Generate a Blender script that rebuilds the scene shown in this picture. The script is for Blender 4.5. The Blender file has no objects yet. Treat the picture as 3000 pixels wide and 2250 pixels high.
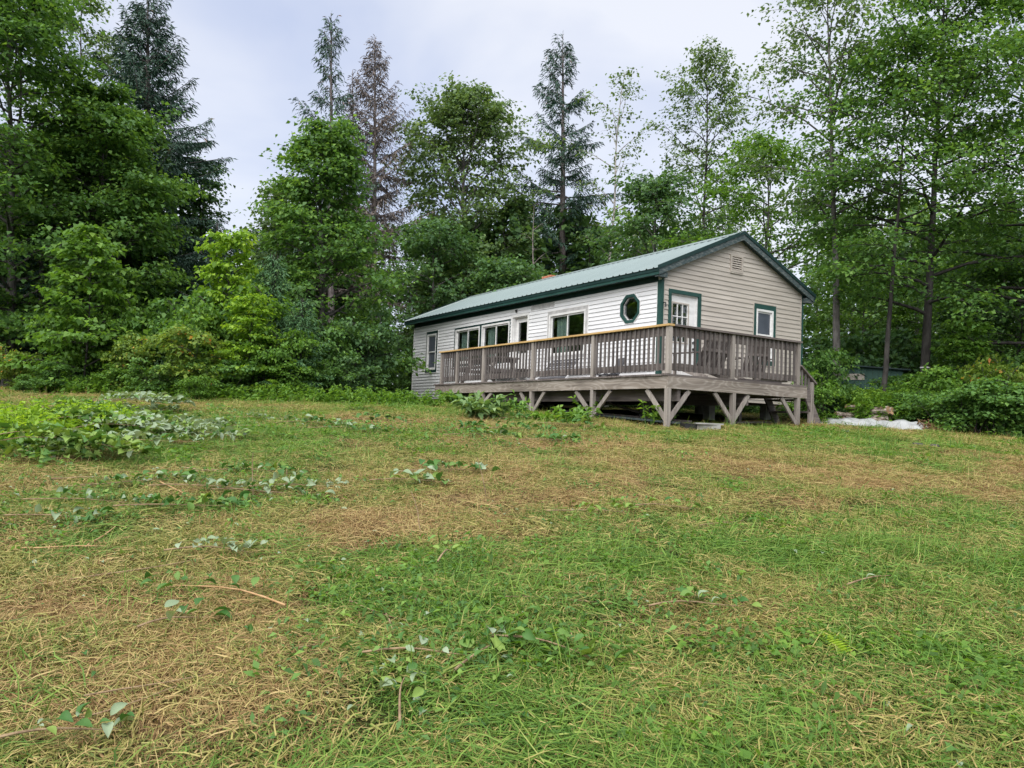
import bpy, math, random
import numpy as np
from mathutils import Matrix, Vector

# ------------------------------------------------------------------ camera, sky, sun, exposure
SC = bpy.context.scene
COL = SC.collection
PITCH, ROLL, F = 0.0487, 0.0377, 2245.86          # focal length in pixels of a 3000 px wide frame
cam_d = bpy.data.cameras.new('camera')
cam = bpy.data.objects.new('camera', cam_d)
COL.objects.link(cam)
cam_d.sensor_width = 36.0
cam_d.lens = 36.0 * F / 3000.0
cam_d.clip_start, cam_d.clip_end = 0.05, 3000.0
cam.matrix_world = Matrix.Rotation(math.radians(90) + PITCH, 4, 'X') @ Matrix.Rotation(ROLL, 4, 'Z')
SC.camera = cam

SUN_EL, SUN_AZ = math.radians(55), math.radians(206)      # azimuth clockwise from +Y (away from the camera)
SKY_STRENGTH = 0.12
world = bpy.data.worlds.new('World')
SC.world = world
world.use_nodes = True
nt = world.node_tree
for n in list(nt.nodes):
    nt.nodes.remove(n)
wo = nt.nodes.new('ShaderNodeOutputWorld')
bg = nt.nodes.new('ShaderNodeBackground')
bg.inputs['Strength'].default_value = SKY_STRENGTH
sky = nt.nodes.new('ShaderNodeTexSky')
sky.sky_type = 'NISHITA'
sky.sun_disc = False
sky.sun_elevation = SUN_EL
sky.sun_rotation = SUN_AZ
sky.air_density, sky.dust_density, sky.ozone_density = 1.0, 2.0, 1.0
tc = nt.nodes.new('ShaderNodeTexCoord')
mp = nt.nodes.new('ShaderNodeMapping')
mp.inputs['Scale'].default_value = (1.0, 1.0, 1.9)
mp.inputs['Location'].default_value = (0.35, 0.1, 0.2)
ns = nt.nodes.new('ShaderNodeTexNoise')
ns.inputs['Scale'].default_value = 2.6
ns.inputs['Detail'].default_value = 5.0
ns.inputs['Roughness'].default_value = 0.45
ns.inputs['Distortion'].default_value = 0.3
rp = nt.nodes.new('ShaderNodeValToRGB')
k = 1.0 / SKY_STRENGTH
rp.color_ramp.elements[0].position = 0.36
rp.color_ramp.elements[0].color = (0.142 * k, 0.157 * k, 0.203 * k, 1)
rp.color_ramp.elements[1].position = 0.62
rp.color_ramp.elements[1].color = (0.226 * k, 0.228 * k, 0.240 * k, 1)
mx = nt.nodes.new('ShaderNodeMixRGB')
mx.inputs[0].default_value = 0.90
L = nt.links.new
L(tc.outputs['Generated'], mp.inputs['Vector'])
L(mp.outputs[0], ns.inputs['Vector'])
L(ns.outputs['Fac'], rp.inputs[0])
L(sky.outputs[0], mx.inputs[1])
L(rp.outputs[0], mx.inputs[2])
L(mx.outputs[0], bg.inputs['Color'])
L(bg.outputs[0], wo.inputs['Surface'])

sun_d = bpy.data.lights.new('sun', 'SUN')
sun_d.energy = 1.5
sun_d.angle = math.radians(85)
sun_d.color = (1.0, 0.965, 0.91)
sun = bpy.data.objects.new('sun', sun_d)
COL.objects.link(sun)
sdir = Vector((math.sin(SUN_AZ) * math.cos(SUN_EL), math.cos(SUN_AZ) * math.cos(SUN_EL), math.sin(SUN_EL)))
sun.rotation_euler = (-sdir).to_track_quat('-Z', 'Y').to_euler()
sun.location = sdir * 60

SC.view_settings.view_transform = 'Standard'
SC.view_settings.look = 'None'
SC.view_settings.gamma = 1.0
SC.view_settings.use_curve_mapping = False
SC.view_settings.exposure = 1.98
SC.render.engine = 'CYCLES'
SC.cycles.max_bounces = 5
SC.cycles.diffuse_bounces = 3
SC.cycles.glossy_bounces = 3
SC.cycles.transmission_bounces = 4
SC.cycles.transparent_max_bounces = 8

# ------------------------------------------------------------------ helpers
rng = np.random.default_rng(7)
TH = 0.5656
VX = np.array([math.cos(TH), math.sin(TH), 0.0])     # cabin local x: along the gable, away to the right
UX = np.array([-math.sin(TH), math.cos(TH), 0.0])    # cabin local y: along the long wall, away to the left
ORG = np.array([2.9047, 14.2693, 1.0008])            # outer deck corner, deck surface level


def ray(px, py):
    c, s, cp, sp = math.cos(ROLL), math.sin(ROLL), math.cos(PITCH), math.sin(PITCH)
    u, v = (px - 1500) / F, -(py - 1125) / F
    r, up = u * c - v * s, u * s + v * c
    return np.array([r, cp - up * sp, sp + up * cp])


def at(px, py, Y):                                   # point at distance Y seen in direction (px, py) of the 3000 px photo
    d = ray(px, py)
    return d / d[1] * Y


def dat(x, y, Y):                                    # same, in 2212 px coordinates
    return at(x * 1.35624, y * 1.35624, Y)


_hy = np.array([-400, -60, -5, 0, 3, 7, 10.5, 14.3, 16.2, 18.2, 22.1, 28, 36, 60, 120, 600.])
_hz = np.array([-14, -7, -2.15, -1.62, -1.30, -0.80, -0.38, -0.04, 0.10, 0.22, 0.42, 0.58, 0.85, 2.0, 4.5, 10.])


def vnoise(x, y, s, seed=0):
    x = np.asarray(x, float) / s + seed * 17.13
    y = np.asarray(y, float) / s - seed * 9.71
    xi, yi = np.floor(x), np.floor(y)
    fx, fy = x - xi, y - yi
    fx, fy = fx * fx * (3 - 2 * fx), fy * fy * (3 - 2 * fy)

    def h(a, b):
        v = np.sin(a * 127.1 + b * 311.7 + seed * 74.7) * 43758.5453
        return v - np.floor(v)
    return (h(xi, yi) * (1 - fx) + h(xi + 1, yi) * fx) * (1 - fy) + (h(xi, yi + 1) * (1 - fx) + h(xi + 1, yi + 1) * fx) * fy


def ground_z(x, y):
    x, y = np.asarray(x, float), np.asarray(y, float)
    z = np.interp(y, _hy, _hz)
    z = 0.5 * z + 0.25 * (np.interp(y - 1.2, _hy, _hz) + np.interp(y + 1.2, _hy, _hz))
    z = z + 0.06 * (vnoise(x, y, 3.1, 1) - .5) + 0.05 * (vnoise(x, y, 0.9, 2) - .5) + 0.03 * (vnoise(x, y, .35, 3) - .5)
    return z


def gat(px, py):                                     # ground point seen at (px, py)
    d = ray(px, py)
    t = np.arange(2.0, 60, 0.03)
    P = d[None] / d[1] * t[:, None]
    below = P[:, 2] <= ground_z(P[:, 0], P[:, 1])
    i = int(np.argmax(below)) if below.any() else len(t) - 1
    return P[i]


def gd(x, y):
    return gat(x * 1.35624, y * 1.35624)


def mesh_np(name, V, Fc, tint=None, smooth=False):
    V = np.asarray(V, np.float32)
    Fc = np.asarray(Fc, np.int32)
    me = bpy.data.meshes.new(name)
    me.vertices.add(len(V))
    me.vertices.foreach_set('co', V.ravel())
    k = Fc.shape[1]
    me.loops.add(Fc.size)
    me.loops.foreach_set('vertex_index', Fc.ravel())
    me.polygons.add(len(Fc))
    me.polygons.foreach_set('loop_start', np.arange(0, Fc.size, k, dtype=np.int32))
    try:
        me.polygons.foreach_set('loop_total', np.full(len(Fc), k, np.int32))
    except Exception:
        pass
    if smooth:
        me.polygons.foreach_set('use_smooth', np.ones(len(Fc), bool))
    if tint is not None:
        a = me.attributes.new('tint', 'FLOAT', 'FACE')
        a.data.foreach_set('value', np.asarray(tint, np.float32))
    me.update(calc_edges=True)
    return me


LAST = [None]


def link(name, me, mat=None, parent=None, loc=None, rotz=None):
    o = bpy.data.objects.new(name, me)
    LAST[0] = o
    COL.objects.link(o)
    if mat is not None and me is not None and not me.materials:
        me.materials.append(mat)
    if parent is not None:
        o.parent = parent
    if loc is not None:
        o.location = loc
    if rotz is not None:
        o.rotation_euler = (0, 0, rotz)
    return o


def tag(o, label=None, cat=None, group=None, kind=None):
    if label:
        o['label'] = label
    if cat:
        o['category'] = cat
    if group:
        o['group'] = group
    if kind:
        o['kind'] = kind
    return o


def empty(name, loc=(0, 0, 0), rotz=0.0, label=None, cat=None, group=None):
    o = link(name, None, loc=loc, rotz=rotz)
    o.empty_display_size = 0.2
    return tag(o, label, cat, group)


class MB:                                            # collects boxes, prisms and tubes into one mesh
    def __init__(s):
        s.v, s.f, s.n = [], [], 0

    def add(s, V, Fs):
        s.v.extend([tuple(map(float, q)) for q in V])
        s.f.extend([tuple(int(i) + s.n for i in q) for q in Fs])
        s.n = len(s.v)
        return s

    def box(s, x0, x1, y0, y1, z0, z1):
        V = [(x, y, z) for x in (x0, x1) for y in (y0, y1) for z in (z0, z1)]
        return s.add(V, [(0, 1, 3, 2), (4, 6, 7, 5), (0, 4, 5, 1), (2, 3, 7, 6), (0, 2, 6, 4), (1, 5, 7, 3)])

    def prism(s, prof, d):                           # closed profile (list of 3D points) swept by vector d
        n = len(prof)
        d = np.asarray(d, float)
        V = [np.asarray(q, float) for q in prof] + [np.asarray(q, float) + d for q in prof]
        Fs = [tuple(range(n))[::-1], tuple(range(n, 2 * n))] + [(i, (i + 1) % n, n + (i + 1) % n, n + i) for i in range(n)]
        return s.add(V, Fs)

    def bar(s, a, b, w, t, up=(0, 0, 1)):            # rectangular bar from a to b, w wide sideways, t along up
        a, b, up = np.asarray(a, float), np.asarray(b, float), np.asarray(up, float)
        d = b - a
        dn = d / np.linalg.norm(d)
        sd = np.cross(dn, up)
        sd /= np.linalg.norm(sd)
        u2 = np.cross(sd, dn)
        prof = [a + sd * w / 2 * i + u2 * t / 2 * j for i, j in ((-1, -1), (1, -1), (1, 1), (-1, 1))]
        return s.prism(prof, d)

    def tube(s, pts, rad, k=6):
        V, Fs = tube_np(np.asarray(pts, float), np.asarray(rad, float), k)
        return s.add(V, Fs)

    def mesh(s, name):
        me = bpy.data.meshes.new(name)
        me.from_pydata(s.v, [], s.f)
        me.update()
        return me

    def obj(s, name, mat, parent=None):
        return link(name, s.mesh(name), mat, parent)


def tube_np(P, r, k=6):
    n = len(P)
    T = np.gradient(P, axis=0)
    T /= np.linalg.norm(T, axis=1)[:, None] + 1e-9
    ref = np.where(np.abs(T[:, 2:3]) > .9, np.array([[1., 0, 0]]), np.array([[0, 0, 1.]]))
    A = np.cross(T, ref)
    A /= np.linalg.norm(A, axis=1)[:, None] + 1e-9
    B = np.cross(T, A)
    ang = np.arange(k) * 2 * np.pi / k
    V = P[:, None, :] + r[:, None, None] * (np.cos(ang)[None, :, None] * A[:, None, :] + np.sin(ang)[None, :, None] * B[:, None, :])
    i = np.arange(n - 1)[:, None] * k
    j = np.arange(k)[None]
    j2 = (j + 1) % k
    Fs = np.stack([i + j, i + j2, i + k + j2, i + k + j], -1).reshape(-1, 4)
    return V.reshape(-1, 3), Fs


class TubeSet:
    def __init__(s):
        s.V, s.F, s.n = [], [], 0

    def add(s, P, r, k):
        V, Fs = tube_np(np.asarray(P, float), np.asarray(r, float), k)
        s.V.append(V)
        s.F.append(Fs + s.n)
        s.n += len(V)

    def mesh(s, name):
        return mesh_np(name, np.concatenate(s.V), np.concatenate(s.F), smooth=True)


# ------------------------------------------------------------------ materials
def new_mat(name):
    m = bpy.data.materials.new(name)
    m.use_nodes = True
    t = m.node_tree
    for n in list(t.nodes):
        t.nodes.remove(n)
    out = t.nodes.new('ShaderNodeOutputMaterial')
    return m, t, out


def N(t, typ, **kw):
    n = t.nodes.new(typ)
    for a, b in kw.items():
        if a in ('operation', 'blend_type', 'noise_dimensions', 'feature', 'attribute_name', 'wave_type', 'bands_direction', 'rings_direction', 'distance'):
            setattr(n, a, b)
        else:
            n.inputs[a.replace('_', ' ')].default_value = b
    return n


def ramp(t, stops):
    r = t.nodes.new('ShaderNodeValToRGB')
    e = r.color_ramp.elements
    while len(e) < len(stops):
        e.new(0.5)
    for q, (p, c) in zip(e, stops):
        q.position = p
        q.color = (*c, 1)
    return r


def leaf_mat(name, stops, transl=0.42, gloss=0.25, warm=(1.25, 1.2, .55)):
    m, t, out = new_mat(name)
    at_ = N(t, 'ShaderNodeAttribute', attribute_name='tint')
    r = ramp(t, stops)
    pb = t.nodes.new('ShaderNodeBsdfPrincipled')
    pb.inputs['Roughness'].default_value = 0.5
    pb.inputs['Specular IOR Level'].default_value = gloss
    tr = t.nodes.new('ShaderNodeBsdfTranslucent')
    mul = N(t, 'ShaderNodeMixRGB', blend_type='MULTIPLY')
    mul.inputs[0].default_value = 1.0
    mul.inputs[2].default_value = (*warm, 1)
    mix = t.nodes.new('ShaderNodeMixShader')
    mix.inputs[0].default_value = transl
    l = t.links.new
    l(at_.outputs['Fac'], r.inputs[0])
    l(r.outputs[0], pb.inputs['Base Color'])
    l(r.outputs[0], mul.inputs[1])
    l(mul.outputs[0], tr.inputs['Color'])
    l(pb.outputs[0], mix.inputs[1])
    l(tr.outputs[0], mix.inputs[2])
    l(mix.outputs[0], out.inputs['Surface'])
    return m


def plain_mat(name, c1, c2=None, scale=(4, 4, 4), rough=0.6, spec=0.3, bump=0.0, metallic=0.0, detail=5.0, rnd=0.0, lo=.35, hi=.65, bscale=None):
    m, t, out = new_mat(name)
    pb = t.nodes.new('ShaderNodeBsdfPrincipled')
    pb.inputs['Roughness'].default_value = rough
    pb.inputs['Specular IOR Level'].default_value = spec
    pb.inputs['Metallic'].default_value = metallic
    l = t.links.new
    c2 = c2 or c1
    co = t.nodes.new('ShaderNodeTexCoord')
    mp = t.nodes.new('ShaderNodeMapping')
    mp.inputs['Scale'].default_value = scale
    no = N(t, 'ShaderNodeTexNoise', Scale=1.0, Detail=detail, Roughness=.6)
    r = ramp(t, [(lo, c1), (hi, c2)])
    l(co.outputs['Object'], mp.inputs[0])
    l(mp.outputs[0], no.inputs['Vector'])
    l(no.outputs['Fac'], r.inputs[0])
    col = r.outputs[0]
    if rnd:
        oi = t.nodes.new('ShaderNodeObjectInfo')
        mr = t.nodes.new('ShaderNodeMapRange')
        mr.inputs['To Min'].default_value = 1 - rnd
        mr.inputs['To Max'].default_value = 1 + rnd
        hs = t.nodes.new('ShaderNodeHueSaturation')
        l(oi.outputs['Random'], mr.inputs['Value'])
        l(mr.outputs[0], hs.inputs['Value'])
        l(col, hs.inputs['Color'])
        col = hs.outputs[0]
        ad = N(t, 'ShaderNodeVectorMath', operation='ADD')
        cx = t.nodes.new('ShaderNodeCombineXYZ')
        m2 = N(t, 'ShaderNodeMath', operation='MULTIPLY')
        m2.inputs[1].default_value = 40.0
        l(oi.outputs['Random'], m2.inputs[0])
        for i in range(3):
            l(m2.outputs[0], cx.inputs[i])
        l(mp.outputs[0], ad.inputs[0])
        l(cx.outputs[0], ad.inputs[1])
        l(ad.outputs[0], no.inputs['Vector'])
    l(col, pb.inputs['Base Color'])
    if bump:
        b = t.nodes.new('ShaderNodeBump')
        b.inputs['Strength'].default_value = bump
        b.inputs['Distance'].default_value = 0.01
        l(no.outputs['Fac'], b.inputs['Height'])
        l(b.outputs[0], pb.inputs['Normal'])
    l(pb.outputs[0], out.inputs['Surface'])
    return m


def wood_mat(name, axis, c_dark, c_mid, c_light, knots=False, grain=26.0, rnd=.18):
    m, t, out = new_mat(name)
    l = t.links.new
    pb = t.nodes.new('ShaderNodeBsdfPrincipled')
    pb.inputs['Roughness'].default_value = .8
    pb.inputs['Specular IOR Level'].default_value = .15
    co = t.nodes.new('ShaderNodeTexCoord')
    oi = t.nodes.new('ShaderNodeObjectInfo')
    cx = t.nodes.new('ShaderNodeCombineXYZ')
    m2 = N(t, 'ShaderNodeMath', operation='MULTIPLY')
    m2.inputs[1].default_value = 23.0
    l(oi.outputs['Random'], m2.inputs[0])
    for i in range(3):
        l(m2.outputs[0], cx.inputs[i])
    ad = N(t, 'ShaderNodeVectorMath', operation='ADD')
    l(co.outputs['Object'], ad.inputs[0])
    l(cx.outputs[0], ad.inputs[1])
    mp = t.nodes.new('ShaderNodeMapping')
    sc = [grain] * 3
    sc[axis] = grain * .035
    mp.inputs['Scale'].default_value = sc
    l(ad.outputs[0], mp.inputs[0])
    n1 = N(t, 'ShaderNodeTexNoise', Scale=1.0, Detail=6.0, Roughness=.62, Distortion=.6)
    l(mp.outputs[0], n1.inputs['Vector'])
    mp2 = t.nodes.new('ShaderNodeMapping')
    sc2 = [3.0] * 3
    sc2[axis] = .8
    mp2.inputs['Scale'].default_value = sc2
    l(ad.outputs[0], mp2.inputs[0])
    n2 = N(t, 'ShaderNodeTexNoise', Scale=1.0, Detail=4.0, Roughness=.6)
    l(mp2.outputs[0], n2.inputs['Vector'])
    mixf = N(t, 'ShaderNodeMixRGB', blend_type='MIX')
    mixf.inputs[0].default_value = .42
    l(n1.outputs['Fac'], mixf.inputs[1])
    l(n2.outputs['Fac'], mixf.inputs[2])
    r = ramp(t, [(.30, c_dark), (.5, c_mid), (.68, c_light)])
    l(mixf.outputs[0], r.inputs[0])
    col = r.outputs[0]
    if knots:                                        # cathedral figure round scattered knots
        mp3 = t.nodes.new('ShaderNodeMapping')
        s3 = [4.6] * 3
        s3[axis] = 0.95
        mp3.inputs['Scale'].default_value = s3
        l(ad.outputs[0], mp3.inputs[0])
        nd = N(t, 'ShaderNodeTexNoise', Scale=1.3, Detail=2.0)
        l(mp3.outputs[0], nd.inputs['Vector'])
        am = N(t, 'ShaderNodeMixRGB', blend_type='ADD')
        am.inputs[0].default_value = .35
        l(mp3.outputs[0], am.inputs[1])
        l(nd.outputs['Color'], am.inputs[2])
        vo = N(t, 'ShaderNodeTexVoronoi', Scale=1.0, Randomness=1.0)
        l(am.outputs[0], vo.inputs['Vector'])
        sn = N(t, 'ShaderNodeMath', operation='MULTIPLY')
        sn.inputs[1].default_value = 38.0
        l(vo.outputs['Distance'], sn.inputs[0])
        si = N(t, 'ShaderNodeMath', operation='SINE')
        l(sn.outputs[0], si.inputs[0])
        rr = ramp(t, [(0.0, (.62, .57, .53)), (.9, (1, 1, 1))])
        l(si.outputs[0], rr.inputs[0])
        mu = N(t, 'ShaderNodeMixRGB', blend_type='MULTIPLY')
        mu.inputs[0].default_value = .55
        l(col, mu.inputs[1])
        l(rr.outputs[0], mu.inputs[2])
        kn = ramp(t, [(.035, (.25, .2, .17)), (.075, (1, 1, 1))])
        l(vo.outputs['Distance'], kn.inputs[0])
        mu2 = N(t, 'ShaderNodeMixRGB', blend_type='MULTIPLY')
        mu2.inputs[0].default_value = 1.0
        l(mu.outputs[0], mu2.inputs[1])
        l(kn.outputs[0], mu2.inputs[2])
        col = mu2.outputs[0]
    mr = t.nodes.new('ShaderNodeMapRange')
    mr.inputs['To Min'].default_value = 1 - rnd
    mr.inputs['To Max'].default_value = 1 + rnd
    hs = t.nodes.new('ShaderNodeHueSaturation')
    l(oi.outputs['Random'], mr.inputs['Value'])
    l(mr.outputs[0], hs.inputs['Value'])
    l(col, hs.inputs['Color'])
    l(hs.outputs[0], pb.inputs['Base Color'])
    b = t.nodes.new('ShaderNodeBump')
    b.inputs['Strength'].default_value = .35
    b.inputs['Distance'].default_value = .004
    l(n1.outputs['Fac'], b.inputs['Height'])
    l(b.outputs[0], pb.inputs['Normal'])
    l(pb.outputs[0], out.inputs['Surface'])
    return m


def glass_mat(name, tint=(.85, .88, .88), rough=.02):
    m, t, out = new_mat(name)
    l = t.links.new
    lw = t.nodes.new('ShaderNodeLayerWeight')
    lw.inputs['Blend'].default_value = .5
    pw = N(t, 'ShaderNodeMath', operation='POWER')
    pw.inputs[1].default_value = 4.0
    l(lw.outputs['Facing'], pw.inputs[0])
    ma = N(t, 'ShaderNodeMath', operation='MULTIPLY_ADD')
    ma.inputs[1].default_value = .9
    ma.inputs[2].default_value = .11
    l(pw.outputs[0], ma.inputs[0])
    gl = t.nodes.new('ShaderNodeBsdfGlossy')
    gl.inputs['Roughness'].default_value = rough
    tr = t.nodes.new('ShaderNodeBsdfTransparent')
    tr.inputs['Color'].default_value = (*tint, 1)
    mix = t.nodes.new('ShaderNodeMixShader')
    l(ma.outputs[0], mix.inputs[0])
    l(tr.outputs[0], mix.inputs[1])
    l(gl.outputs[0], mix.inputs[2])
    l(mix.outputs[0], out.inputs['Surface'])
    return m


M = {}
GREY = ((.055, .046, .044), (.13, .111, .105), (.22, .192, .178))
for i, nm in enumerate('xyz'):
    M['wood' + nm] = wood_mat('weathered_wood_' + nm, i, *GREY)
    M['rim' + nm] = wood_mat('knotty_weathered_board_' + nm, i, (.115, .097, .085), (.29, .258, .229), (.43, .39, .353), knots=True, rnd=.06)
    M['post' + nm] = wood_mat('post_wood_' + nm, i, (.12, .103, .093), (.26, .232, .210), (.38, .345, .316), rnd=.14)
    M['baluster' + nm] = wood_mat('baluster_wood_' + nm, i, (.054, .047, .045), (.120, .107, .102), (.205, .186, .176), rnd=.32)
M['new_wood'] = wood_mat('new_rail_wood', 1, (.34, .21, .085), (.48, .32, .14), (.60, .43, .22), rnd=.05)
M['white_siding'] = plain_mat('white_vinyl_siding', (.58, .585, .60), (.76, .765, .78), (2.2, .5, 5.0), rough=.45, spec=.3, rnd=.05, lo=.25, hi=.62)
M['tan_siding'] = plain_mat('tan_vinyl_siding', (.35, .315, .275), (.50, .46, .41), (1.1, 1.0, 22.0), rough=.5, spec=.25, rnd=.05, lo=.3, hi=.68)
M['white_trim'] = plain_mat('white_trim', (.62, .62, .61), (.76, .76, .75), (3, 3, 9), rough=.45)
M['grey_trim'] = plain_mat('bare_grey_trim', (.34, .335, .335), (.50, .49, .49), (7, 7, 7), rough=.7)
M['tan_trim'] = plain_mat('tan_trim', (.36, .32, .28), (.46, .42, .37), (3, 3, 9), rough=.5)
M['green_trim'] = plain_mat('green_trim_paint', (.013, .050, .043), (.021, .070, .060), (4, 4, 4), rough=.5, spec=.4)
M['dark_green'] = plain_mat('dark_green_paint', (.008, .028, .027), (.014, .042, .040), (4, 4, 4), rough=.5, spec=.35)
M['rake'] = plain_mat('worn_rake_board', (.045, .068, .072), (.17, .185, .18), (9, 30, 30), rough=.7, lo=.45, hi=.72)
M['roof'] = plain_mat('green_metal_roof', (.175, .225, .222), (.215, .27, .266), (.7, .7, .7), rough=.28, spec=.55)
M['inside'] = plain_mat('dim_interior', (.10, .085, .07), (.16, .13, .10), (2, 2, 2), rough=.9)
M['glass'] = glass_mat('window_glass')
M['screen'] = plain_mat('insect_screen', (.055, .065, .085), (.085, .098, .125), (3, 3, 3), rough=.35, spec=.5)
M['curtain'] = plain_mat('pale_green_curtain', (.16, .24, .20), (.34, .44, .38), (30, 30, .6), rough=.9)
M['brick'] = plain_mat('red_brick', (.36, .13, .075), (.46, .19, .12), (9, 9, 9), rough=.85, rnd=.15)
M['concrete'] = plain_mat('concrete', (.24, .235, .225), (.36, .355, .34), (6, 6, 6), rough=.9, bump=.3)
M['black'] = plain_mat('black_plastic', (.014, .014, .015), (.03, .03, .032), (5, 5, 5), rough=.45)
M['dark_metal'] = plain_mat('dark_metal', (.03, .03, .032), (.06, .06, .06), (5, 5, 5), rough=.4, metallic=.6)
M['grey_plastic'] = plain_mat('grey_plastic', (.50, .51, .52), (.62, .62, .63), (5, 5, 5), rough=.5)
M['slate'] = plain_mat('slate_grey_fabric', (.06, .06, .068), (.10, .10, .11), (5, 5, 5), rough=.8)
BARK = {
    'grey': plain_mat('grey_bark', (.045, .041, .038), (.155, .146, .136), (9, 9, 2.6), rough=.95, bump=.8, lo=.35, hi=.65),
    'dark': plain_mat('dark_bark', (.020, .018, .017), (.062, .057, .053), (10, 10, 3), rough=.95, bump=.8, lo=.35, hi=.68),
    'pale': plain_mat('pale_bark', (.16, .145, .13), (.42, .40, .375), (8, 8, 5), rough=.9, bump=.5, lo=.35, hi=.62),
    'spruce': plain_mat('spruce_bark', (.075, .062, .060), (.20, .175, .17), (14, 14, 6), rough=.95, bump=.9, lo=.35, hi=.65),
    'dead': plain_mat('dead_wood', (.12, .10, .095), (.25, .22, .205), (14, 14, 6), rough=.95, bump=.5),
}
LEAF = {
    'maple': leaf_mat('maple_leaf', [(0, (0.055, 0.126, 0.036)), (.5, (0.104, 0.218, 0.052)), (1, (0.236, 0.395, 0.081))]),
    'dark': leaf_mat('dark_leaf', [(0, (0.044, 0.101, 0.040)), (.5, (0.082, 0.170, 0.061)), (1, (0.159, 0.283, 0.087))], transl=.4),
    'aspen': leaf_mat('aspen_leaf', [(0, (0.072, 0.128, 0.052)), (.5, (0.125, 0.207, 0.080)), (1, (0.233, 0.334, 0.130))], transl=.42),
    'light': leaf_mat('light_leaf', [(0, (0.067, 0.146, 0.028)), (.5, (0.123, 0.251, 0.041)), (1, (0.224, 0.374, 0.060))], transl=.45),
    'bright': leaf_mat('bright_leaf', [(0, (0.115, 0.233, 0.026)), (.5, (0.220, 0.378, 0.040)), (1, (0.376, 0.538, 0.063))], transl=.48),
    'bush': leaf_mat('bush_leaf', [(0, (0.060, 0.136, 0.038)), (.5, (0.114, 0.237, 0.061)), (.96, (0.218, 0.378, 0.082)), (1, (0.234, 0.401, 0.088))]),
    'redtip': leaf_mat('red_tipped_leaf', [(0, (0.086, 0.161, 0.031)), (.6, (0.182, 0.285, 0.045)), (.86, (0.300, 0.361, 0.060)), (.93, (0.728, 0.305, 0.094)), (1, (0.898, 0.381, 0.138))], warm=(1.2, 1.1, .7)),
    'cut': leaf_mat('cut_leaf', [(0, (.040, .120, .028)), (.3, (.090, .195, .042)), (.5, (.20, .30, .065)), (.62, (.19, .27, .15)), (1, (.30, .375, .255))], transl=.25),
    'peony': leaf_mat('peony_leaf', [(0, (0.066, 0.150, 0.048)), (.5, (0.132, 0.240, 0.084)), (1, (0.264, 0.384, 0.168))], transl=.35),
    'woods': leaf_mat('woods_leaf', [(0, (0.036, 0.079, 0.036)), (.4, (0.076, 0.155, 0.053)), (.7, (0.133, 0.237, 0.072)), (1, (0.266, 0.395, 0.099))], transl=.42),
    'needle': leaf_mat('spruce_needle', [(0, (0.025, 0.062, 0.043)), (.5, (0.051, 0.103, 0.070)), (.86, (0.096, 0.165, 0.106)), (.94, (0.192, 0.128, 0.088)), (1, (0.278, 0.185, 0.127))], transl=.08, warm=(1, 1, .8)),
    'dead_needle': leaf_mat('dead_needle', [(0, (0.088, 0.070, 0.062)), (.5, (0.157, 0.127, 0.112)), (.85, (0.208, 0.181, 0.157)), (1, (0.073, 0.107, 0.061))], transl=.08, warm=(1, 1, .9)),
    'fir': leaf_mat('young_spruce_needle', [(0, (0.040, 0.106, 0.047)), (.5, (0.080, 0.178, 0.073)), (1, (0.192, 0.312, 0.100))], transl=.12, warm=(1, 1, .7)),
}
# ------------------------------------------------------------------ ground
# dried-out and lush places on the lawn: centre in the photo's 3000 px, half size in metres, strength (+ dry, - green)
PATCHES = []
for px, py, rx, ry, s in [
    (150, 1720, 1.0, .8, .9), (330, 1980, .9, .5, .75), (60, 2120, .6, .5, .55), (760, 2060, .7, .35, .45), (900, 1560, 1.3, .5, .75), (1230, 1545, 1.2, .5, .8),
    (330, 1390, 1.6, .6, .45), (2700, 1400, 3.0, .9, .85), (2250, 1345, 2.4, .8, .65), (1850, 1470, 2.0, .7, .5), (1350, 1390, 1.8, .8, .55),
    (2960, 1440, 1.5, .5, .9), (1120, 1240, 2.0, 1.0, .55), (1650, 2180, .6, .3, .4), (1950, 1830, .6, .3, .35), (720, 1760, .8, .4, .5), (1500, 1300, 2.5, .8, .35),
    (1500, 1920, .9, .5, -.8), (1250, 1720, .8, .4, -.5), (2250, 1590, 1.8, .7, -.65), (2750, 1680, 1.5, .8, -.8), (2550, 1950, 1.0, .5, -.75), (1980, 2120, .8, .4, -.5),
    (1420, 1610, .9, .4, -.55), (1600, 1760, .8, .4, -.45), (700, 1270, 2.0, .8, -.5), (2600, 1300, 3.0, .7, -.35), (2900, 2100, .7, .5, -.7), (1700, 2060, .5, .4, -.4)]:
    g = gat(px, py)
    PATCHES.append((g[0], g[1], rx, ry, s))


def dryness(x, y):
    x, y = np.asarray(x, float), np.asarray(y, float)
    d = .39 + .55 * (vnoise(x, y, 1.5, 11) - .5) + .40 * (vnoise(x, y, .5, 12) - .5) + .45 * (vnoise(x, y, 4.0, 13) - .5)
    for cx, cy, rx, ry, s in PATCHES:
        d = d + .68 * s * np.exp(-(((x - cx) / rx) ** 2 + ((y - cy) / ry) ** 2))
    return np.clip(d, 0, 1)


def graded(lo, hi, step, far_lo, far_hi):
    a = list(np.arange(lo, hi + 1e-6, step))
    s, q = step, hi
    while q < far_hi:
        s *= 1.35
        q += s
        a.append(q)
    s, q = step, lo
    while q > far_lo:
        s *= 1.35
        q -= s
        a.insert(0, q)
    return np.array(a)


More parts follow.
